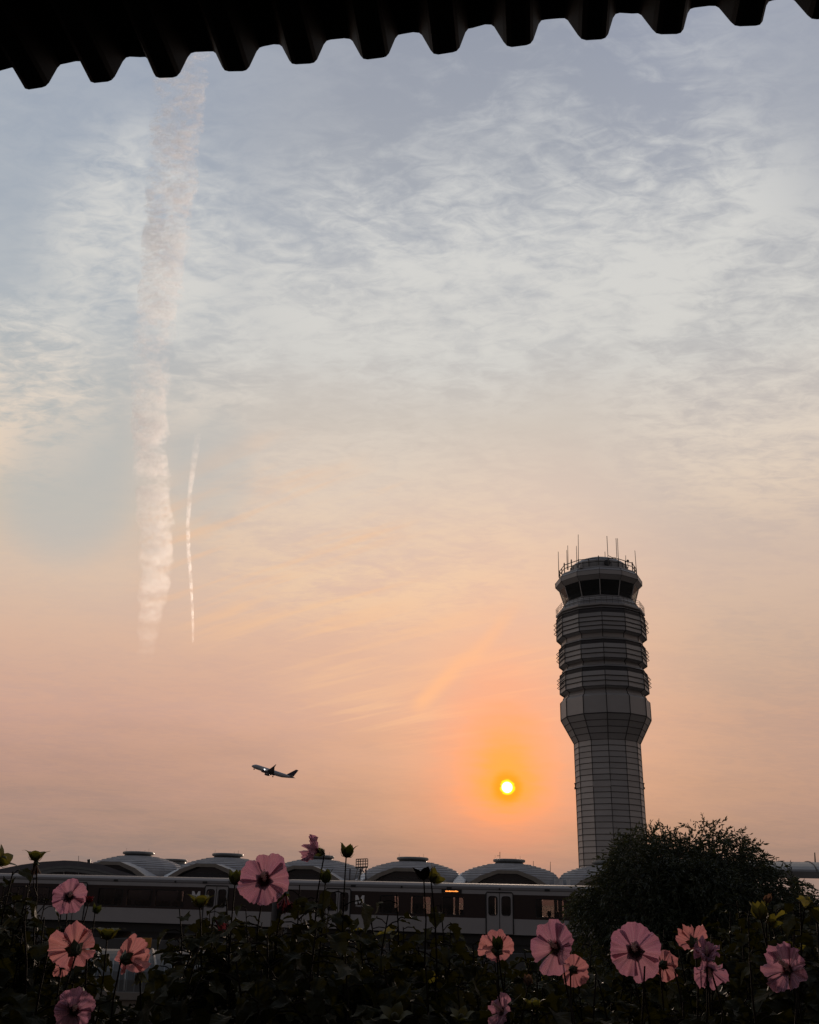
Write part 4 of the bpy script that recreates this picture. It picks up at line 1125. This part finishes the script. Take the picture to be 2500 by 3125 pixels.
plant('hibiscus with a spiky yellow-green pod between mauve and salmon blooms', 3.9, 335, [D(k='pod', x=330, y=2842, Y=3.8, size_px=54, open_=75, seed=7)], leaves=7, seed=7, leaf_top=.2, side=1)
# centre cluster
plant('hibiscus with the largest open pink bloom rising before the domes', 3.6, 830, [D(k='open', x=806, y=2686, Y=3.5, dia_px=158, look=(-.10, .22), roll=.1, seed=21, ruffle=.10), D(k='wilt', x=872, y=2745, Y=3.55, dia_px=58, look=(.2, -2.0), seed=31, mt=M_wilt)], leaves=20, seed=8, leaf_top=.14)
plant('tall hibiscus with a folded wilting bloom high against the sky', 3.6, 990, [D(k='open', x=966, y=2598, Y=3.5, dia_px=104, look=(-2.6, .5), seed=23, phi=(14, 52), ruffle=.14, npet=5), D(k='pod', x=1060, y=2598, Y=3.5, size_px=42, up=(.15, 0, 1), open_=28, mt=M_sepal, seed=8), D(k='pod', x=994, y=2676, Y=3.5, size_px=40, open_=14, mt=M_sepal, seed=9)], leaves=15, seed=9, leaf_top=.16, side=2)
plant('hibiscus with slim green pod just left of the largest pink bloom', 3.7, 722, [D(k='pod', x=719, y=2680, Y=3.6, size_px=44, open_=18, seed=10, mt=M_sepal)], leaves=13, seed=10, leaf_top=.12, side=1)
plant('hibiscus with spiky green pod and shrivelled lilac bloom by the left M', 3.8, 640, [D(k='pod', x=612, y=2745, Y=3.7, size_px=50, open_=62, seed=11, mt=M_bud), D(k='wilt', x=664, y=2815, Y=3.7, dia_px=44, look=(1.5, -1.2), seed=24)], leaves=16, seed=11, leaf_top=.1)
plant('bare-topped hibiscus with dark bract and yellow pod left of the lit sign', 3.6, 1290, [D(k='pod', x=1292, y=2664, Y=3.5, size_px=44, up=(-.1, 0, 1), open_=50, mt=M_stem, seed=12), D(k='pod', x=1330, y=2676, Y=3.5, size_px=46, up=(.5, 0, .5), open_=50, seed=13)], leaves=9, seed=12, leaf_top=.30, side=1)
plant('hibiscus with yellowing leaves against the train windows right of the M', 3.8, 1210, [D(k='tip', x=1210, y=2730, Y=3.7), D(k='tip', x=1130, y=2800, Y=3.7)], leaves=13, seed=13, yellow=.35, leaf_top=.02)
# right cluster
plant('hibiscus with salmon bloom seen from behind below the train doors', 3.6, 1520, [D(k='open', x=1518, y=2898, Y=3.5, dia_px=114, back=True, look=(.05, .35), roll=.3, seed=25, mt=M_salmon, phi=(20, 70)), D(k='pod', x=1519, y=2880, Y=3.4, size_px=38, open_=12, mt=M_sepal, seed=14)], leaves=12, seed=14, leaf_top=.12)
plant('hibiscus with tall oval pink bloom turned right, near the tree', 3.3, 1720, [D(k='open', x=1695, y=2893, Y=3.2, dia_px=146, look=(-.45, .12), roll=-.5, seed=26, ruffle=.08, elong=1.08), D(k='open', x=1752, y=2962, Y=3.32, dia_px=92, back=True, look=(.5, -.2), seed=27, mt=M_salmon)], leaves=12, seed=15, leaf_top=.13)
plant('hibiscus with half-hidden lilac bloom low at the bottom, under the doors', 3.0, 1515, [D(k='open', x=1530, y=3085, Y=2.95, dia_px=115, look=(-1.5, .5), roll=.4, seed=28), D(k='pod', x=1612, y=2992, Y=3.1, size_px=30, open_=8, mt=M_dry, seed=15), D(k='pod', x=1628, y=3060, Y=3.0, size_px=42, open_=60, seed=16)], leaves=14, seed=16, leaf_top=.12)
plant('hibiscus with round pink dark-eyed bloom at lower right of the tower', 3.2, 1960, [D(k='open', x=1937, y=2903, Y=3.1, dia_px=168, look=(-.02, .08), roll=.25, seed=29, ruffle=.08), D(k='open', x=2030, y=2945, Y=3.25, dia_px=96, back=True, look=(.9, .1), seed=30, mt=M_salmon)], leaves=13, seed=17, leaf_top=.13)
plant('hibiscus with crumpled double bloom, salmon above and ruffled below', 3.2, 2150, [D(k='open', x=2112, y=2872, Y=3.25, dia_px=112, back=True, look=(-.35, .55), seed=41, mt=M_salmon, phi=(20, 62), ruffle=.1), D(k='open', x=2158, y=2915, Y=3.12, dia_px=98, look=(.1, .9), seed=42, phi=(10, 60), ruffle=.22, spread=60), D(k='open', x=2165, y=2962, Y=3.15, dia_px=118, look=(.1, -1.0), seed=43, phi=(18, 66), ruffle=.08, mt=M_pink)], leaves=12, seed=18, leaf_top=.13)
plant('hibiscus with magenta bloom facing left at the lower right edge', 3.2, 2410, [D(k='open', x=2402, y=2958, Y=3.1, dia_px=160, look=(-.55, .42), roll=.6, seed=44, ruffle=.10)], leaves=14, seed=19, leaf_top=.13)
plant('hibiscus topped by clustered pale green pods before the tree, right', 3.5, 2340, [D(k='pod', x=2318, y=2782, Y=3.4, size_px=52, open_=10, up=(-.1, 0, 1), seed=17), D(k='pod', x=2358, y=2812, Y=3.4, size_px=38, up=(.4, 0, .4), open_=50, seed=18), D(k='wilt', x=2342, y=2752, Y=3.4, dia_px=34, look=(.6, 1.0), seed=32, mt=M_dry)], leaves=9, seed=20, leaf_top=.26, side=1)
plant('hibiscus with a lone yellow leaf low at bottom centre', 3.0, 745, [D(k='pod', x=742, y=3072, Y=2.9, size_px=46, up=(.2, 0, -1), open_=30, seed=20), D(k='tip', x=800, y=2960, Y=3.0)], leaves=14, seed=21)
plant('hibiscus with yellow open pod at the bottom edge right of centre', 3.0, 1210, [D(k='pod', x=1205, y=3098, Y=2.9, size_px=56, open_=70, up=(0, -.5, 1), seed=21), D(k='pod', x=1408, y=3100, Y=2.95, size_px=44, open_=60, up=(0, -.4, 1), seed=22)], leaves=14, seed=22)

for k_, (x, y, yl, lb) in enumerate(((40, 2660, 0, 'leafy hibiscus without blooms rising to the train roof at far left'), (85, 2700, 0, 'leafy hibiscus without blooms between the left pod stalks'), (548, 2775, 0, 'leafy hibiscus rising left of the M of the left car'),
        (690, 2740, 0, 'leafy hibiscus left of the stalk of the largest bloom'), (915, 2700, 0, 'leafy hibiscus between the largest bloom and the tall wilting one'), (1040, 2845, 0, 'leafy hibiscus over the train door left of the M'), (1185, 2790, .15, 'leafy hibiscus with some yellow leaves under the right M'),
        (1345, 2760, 0, 'leafy hibiscus rising under the lit sign'), (2250, 2750, .08, 'leafy hibiscus between crumpled bloom and green pods'), (2440, 2720, .1, 'leafy hibiscus at the right edge below the station canopy'))):
    plant(lb, 3.7+.2*(k_ % 3), x, [D(k='tip', x=x, y=y, Y=3.7+.2*(k_ % 3))], leaves=16, seed=60+k_, yellow=yl, leaf_top=0, group='leafy hibiscus rising above the hedge')
# leafy hibiscus without flowers that make up the hedge
prof = [(-80, 2720), (60, 2700), (150, 2770), (250, 2850), (300, 2990), (420, 3100), (540, 3080), (585, 2830), (650, 2750), (760, 2780), (860, 2810), (950, 2760), (1040, 2770), (1130, 2800), (1250, 2830), (1380, 2830), (1460, 2880), (1600, 2890), (1760, 2900), (1900, 2860), (2050, 2830), (2200, 2800), (2300, 2780), (2420, 2750), (2560, 2740)]
def ptop(x):
    for (a, b), (c, d) in zip(prof, prof[1:]):
        if a <= x <= c: return b+(d-b)*(x-a)/(c-a)
    return 2800
rh = random.Random(99); i = 0
for row, (Y0, step, off) in enumerate(((3.0, 112, 130), (3.9, 88, 50), (5.0, 66, 0))):
    x = -60 + row*30
    while x < 2560:
        xx = x+rh.uniform(-25, 25); yy = ptop(xx)+off*rh.uniform(.3, 1.2)+rh.uniform(-10, 25)
        x += step
        if 310 < xx < 560 and row > 0: yy = max(yy, 3080)
        t = at(xx, yy, Y0+rh.uniform(-.25, .25)); b = Vector((t.x+rh.uniform(-.08, .08), t.y+rh.uniform(-.08, .08), GZ))
        if t.z < GZ+.35: continue
        root = thing('hibiscus_plant', 'dark leafy flowerless hibiscus in the thick of the hedge', 'plant', tuple(b), 'flowerless hibiscus plants of the hedge')
        grow(root, [t, t+Vector((rh.uniform(-.15, .15), rh.uniform(-.15, .15), -rh.uniform(.08, .25)))], b, 16, seed=100+i, yellow=.02 if i % 4 == 0 else 0, leaf_top=.0, ymin_top=.8); i += 1
# undergrowth mass
ug = MB(); ru = random.Random(5)
for k in range(2600):
    x = ru.uniform(-3.4, 3.4); y = ru.uniform(3.0, 7.0)
    u = 1250+3115*x/y
    if 300 < u < 590 and y > 2.5:
        if ru.random() < .75: continue
        zt = GZ+.35
    else: zt = min(EYE+(2740-ptop(u)-60)/3115*y, EYE-.10*y*.5)-.12
    z_ = zt-abs(ru.gauss(0, .28))
    if z_ < GZ+.1: z_ = GZ+ru.uniform(.1, .6)
    if 280 < u < 600: z_ = min(z_, GZ+.5)
    a = ru.uniform(0, 6.28)
    hib_leaf(ug, Vector((x, y, z_)), Vector((math.cos(a), math.sin(a), ru.uniform(-.9, .3))), Vector((ru.uniform(-.5, .5), ru.uniform(-.5, .5), 1)), ru.uniform(.08, .15), 1, ru.uniform(.1, .9), .3, ru)
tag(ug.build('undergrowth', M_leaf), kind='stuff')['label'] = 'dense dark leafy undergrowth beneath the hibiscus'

# ------------------------------------------------------------------ trees
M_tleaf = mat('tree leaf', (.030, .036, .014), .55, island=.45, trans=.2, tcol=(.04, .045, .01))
M_bark = mat('bark', (.05, .038, .03), .9, var=.3, vscale=5, bump=.5)
def tree(c, rx, ry, rz, zbot, label, n_, leafL, seed, name='weeping_tree', sprigs=60):
    rt_ = random.Random(seed)
    root = thing(name, label, 'tree', (c.x, c.y, 0))
    tk = MB(); tk.tube([(c.x, c.y, 0), (c.x+.1, c.y, c.z*.4), (c.x-.05, c.y+.1, c.z-.5), (c.x, c.y, c.z+rz*.3)], [.22, .18, .14, .06], 10)
    cr_ = MB()
    def lobes(th, ph):
        return 1+.09*math.sin(th*3+seed)+.08*math.sin(th*7+1.3*seed+ph*4)+.06*math.sin(ph*9+th*2)+.04*math.sin(th*13+ph*11)
    def leaf(p, d, L_):
        d = d.normalized(); s_ = d.cross(Vector((rt_.uniform(-1, 1), rt_.uniform(-1, 1), rt_.uniform(-.3, .3))))
        if s_.length < .01: return
        s_.normalize(); w_ = L_*.17; nn = s_.cross(d)
        o = len(cr_.v); m1 = p+d*L_*.4+nn*L_*.06
        cr_.v += [p, m1+s_*w_, m1-s_*w_, p+d*L_-nn*L_*.05]; cr_.f += [(o, o+1, o+3), (o, o+3, o+2)]
    def spray(p, d, ln, k):
        for j in range(k):
            t = j/k; q_ = p+d*ln*t+Vector((0, 0, -.35*ln*t*t)); 
            dd = d+Vector((rt_.uniform(-.9, .9), rt_.uniform(-.9, .9), rt_.uniform(-1.1, .3)))
            leaf(q_, dd, leafL*rt_.uniform(.6, 1.2))
    for k in range(n_):
        th = rt_.uniform(0, 2*math.pi); cz_ = rt_.uniform(-.55, 1.0); sq = math.sqrt(1-cz_*cz_) if cz_ > 0 else 1.0
        inner = rt_.random() < .3; rr = lobes(th, cz_)*(1-abs(rt_.gauss(0, .35 if inner else .10)))
        p = c+Vector((rx*sq*math.cos(th), ry*sq*math.sin(th), rz*cz_ if cz_ > 0 else (c.z-zbot)*cz_*1.8))*1.0
        p = c+(p-c)*rr
        o_ = (p-c).normalized()
        spray(p, (o_*.8+Vector((rt_.uniform(-.5, .5), rt_.uniform(-.5, .5), rt_.uniform(-1.0, .2)))).normalized(), .35, 9)
        if k % 2 == 0:
            pi_ = c+(p-c)*rt_.uniform(.45, .82)
            for _ in range(3): leaf(pi_+Vector((rt_.uniform(-.2, .2), rt_.uniform(-.2, .2), rt_.uniform(-.2, .2))), Vector((rt_.uniform(-1, 1), rt_.uniform(-1, 1), rt_.uniform(-1, .5))), leafL*3.2)
    for k in range(sprigs):   # upright shoots that break the outline
        th = rt_.uniform(0, 2*math.pi); cz_ = rt_.uniform(.15, 1.0); sq = math.sqrt(1-cz_*cz_)
        p = c+Vector((rx*sq*math.cos(th), ry*sq*math.sin(th), rz*cz_))*lobes(th, cz_)*.98
        ln = rt_.uniform(.12, .34); d = Vector((rt_.uniform(-.35, .35)+sq*math.cos(th)*.4, rt_.uniform(-.3, .3), 1)).normalized()
        tk.tube([p-d*.2, p+d*ln], [.008, .003], 4)
        for j in range(14):
            leaf(p+d*ln*(j/13), d*.5+Vector((rt_.uniform(-1, 1), rt_.uniform(-1, 1), rt_.uniform(-.4, .9))), leafL*rt_.uniform(.5, .9))
    # inner limbs
    for k in range(16):
        th = rt_.uniform(0, 6.28); e = c+Vector((rx*.8*math.cos(th), ry*.8*math.sin(th), rz*rt_.uniform(-.1, .75)))
        tk.tube([Vector((c.x, c.y, c.z-1.0)), (c+e)*.5+Vector((0, 0, .2)), e], [.09, .05, .015], 6)
    tk.build('trunk', M_bark, root)
    cr_.build('crown', M_tleaf, root)
    return root
tc_ = at(2085, 2800, 22)
tree(Vector((tc_.x+.12, 22, EYE-.42)), 2.28, 2.2, 1.86, EYE-3.6, 'dense round-topped dark tree in front of the tower base', 8200, .105, 3, sprigs=90)
t2 = at(2520, 2800, 25)
tree(Vector((t2.x, 25.5, EYE-1.1)), 2.5, 1.8, 1.25, EYE-4, 'lower dark bushy tree under the station canopy at right edge', 3200, .12, 8, name='bushy_tree', sprigs=40)
for k_, (x, Y, h, lb) in enumerate(((700, 30, -2.0, 'low dark shrub below the train, left of centre'), (1180, 30, -1.9, 'low dark shrub below the train, at centre'), (1620, 27, -1.6, 'low dark shrub at the left foot of the tree'))):
    c = at(x, 2800, Y)
    tree(Vector((c.x, Y, EYE+h-.9)), 2.6, 1.6, .9, EYE-4.2, lb, 700, .13, 20+k_, name='shrub', sprigs=14)
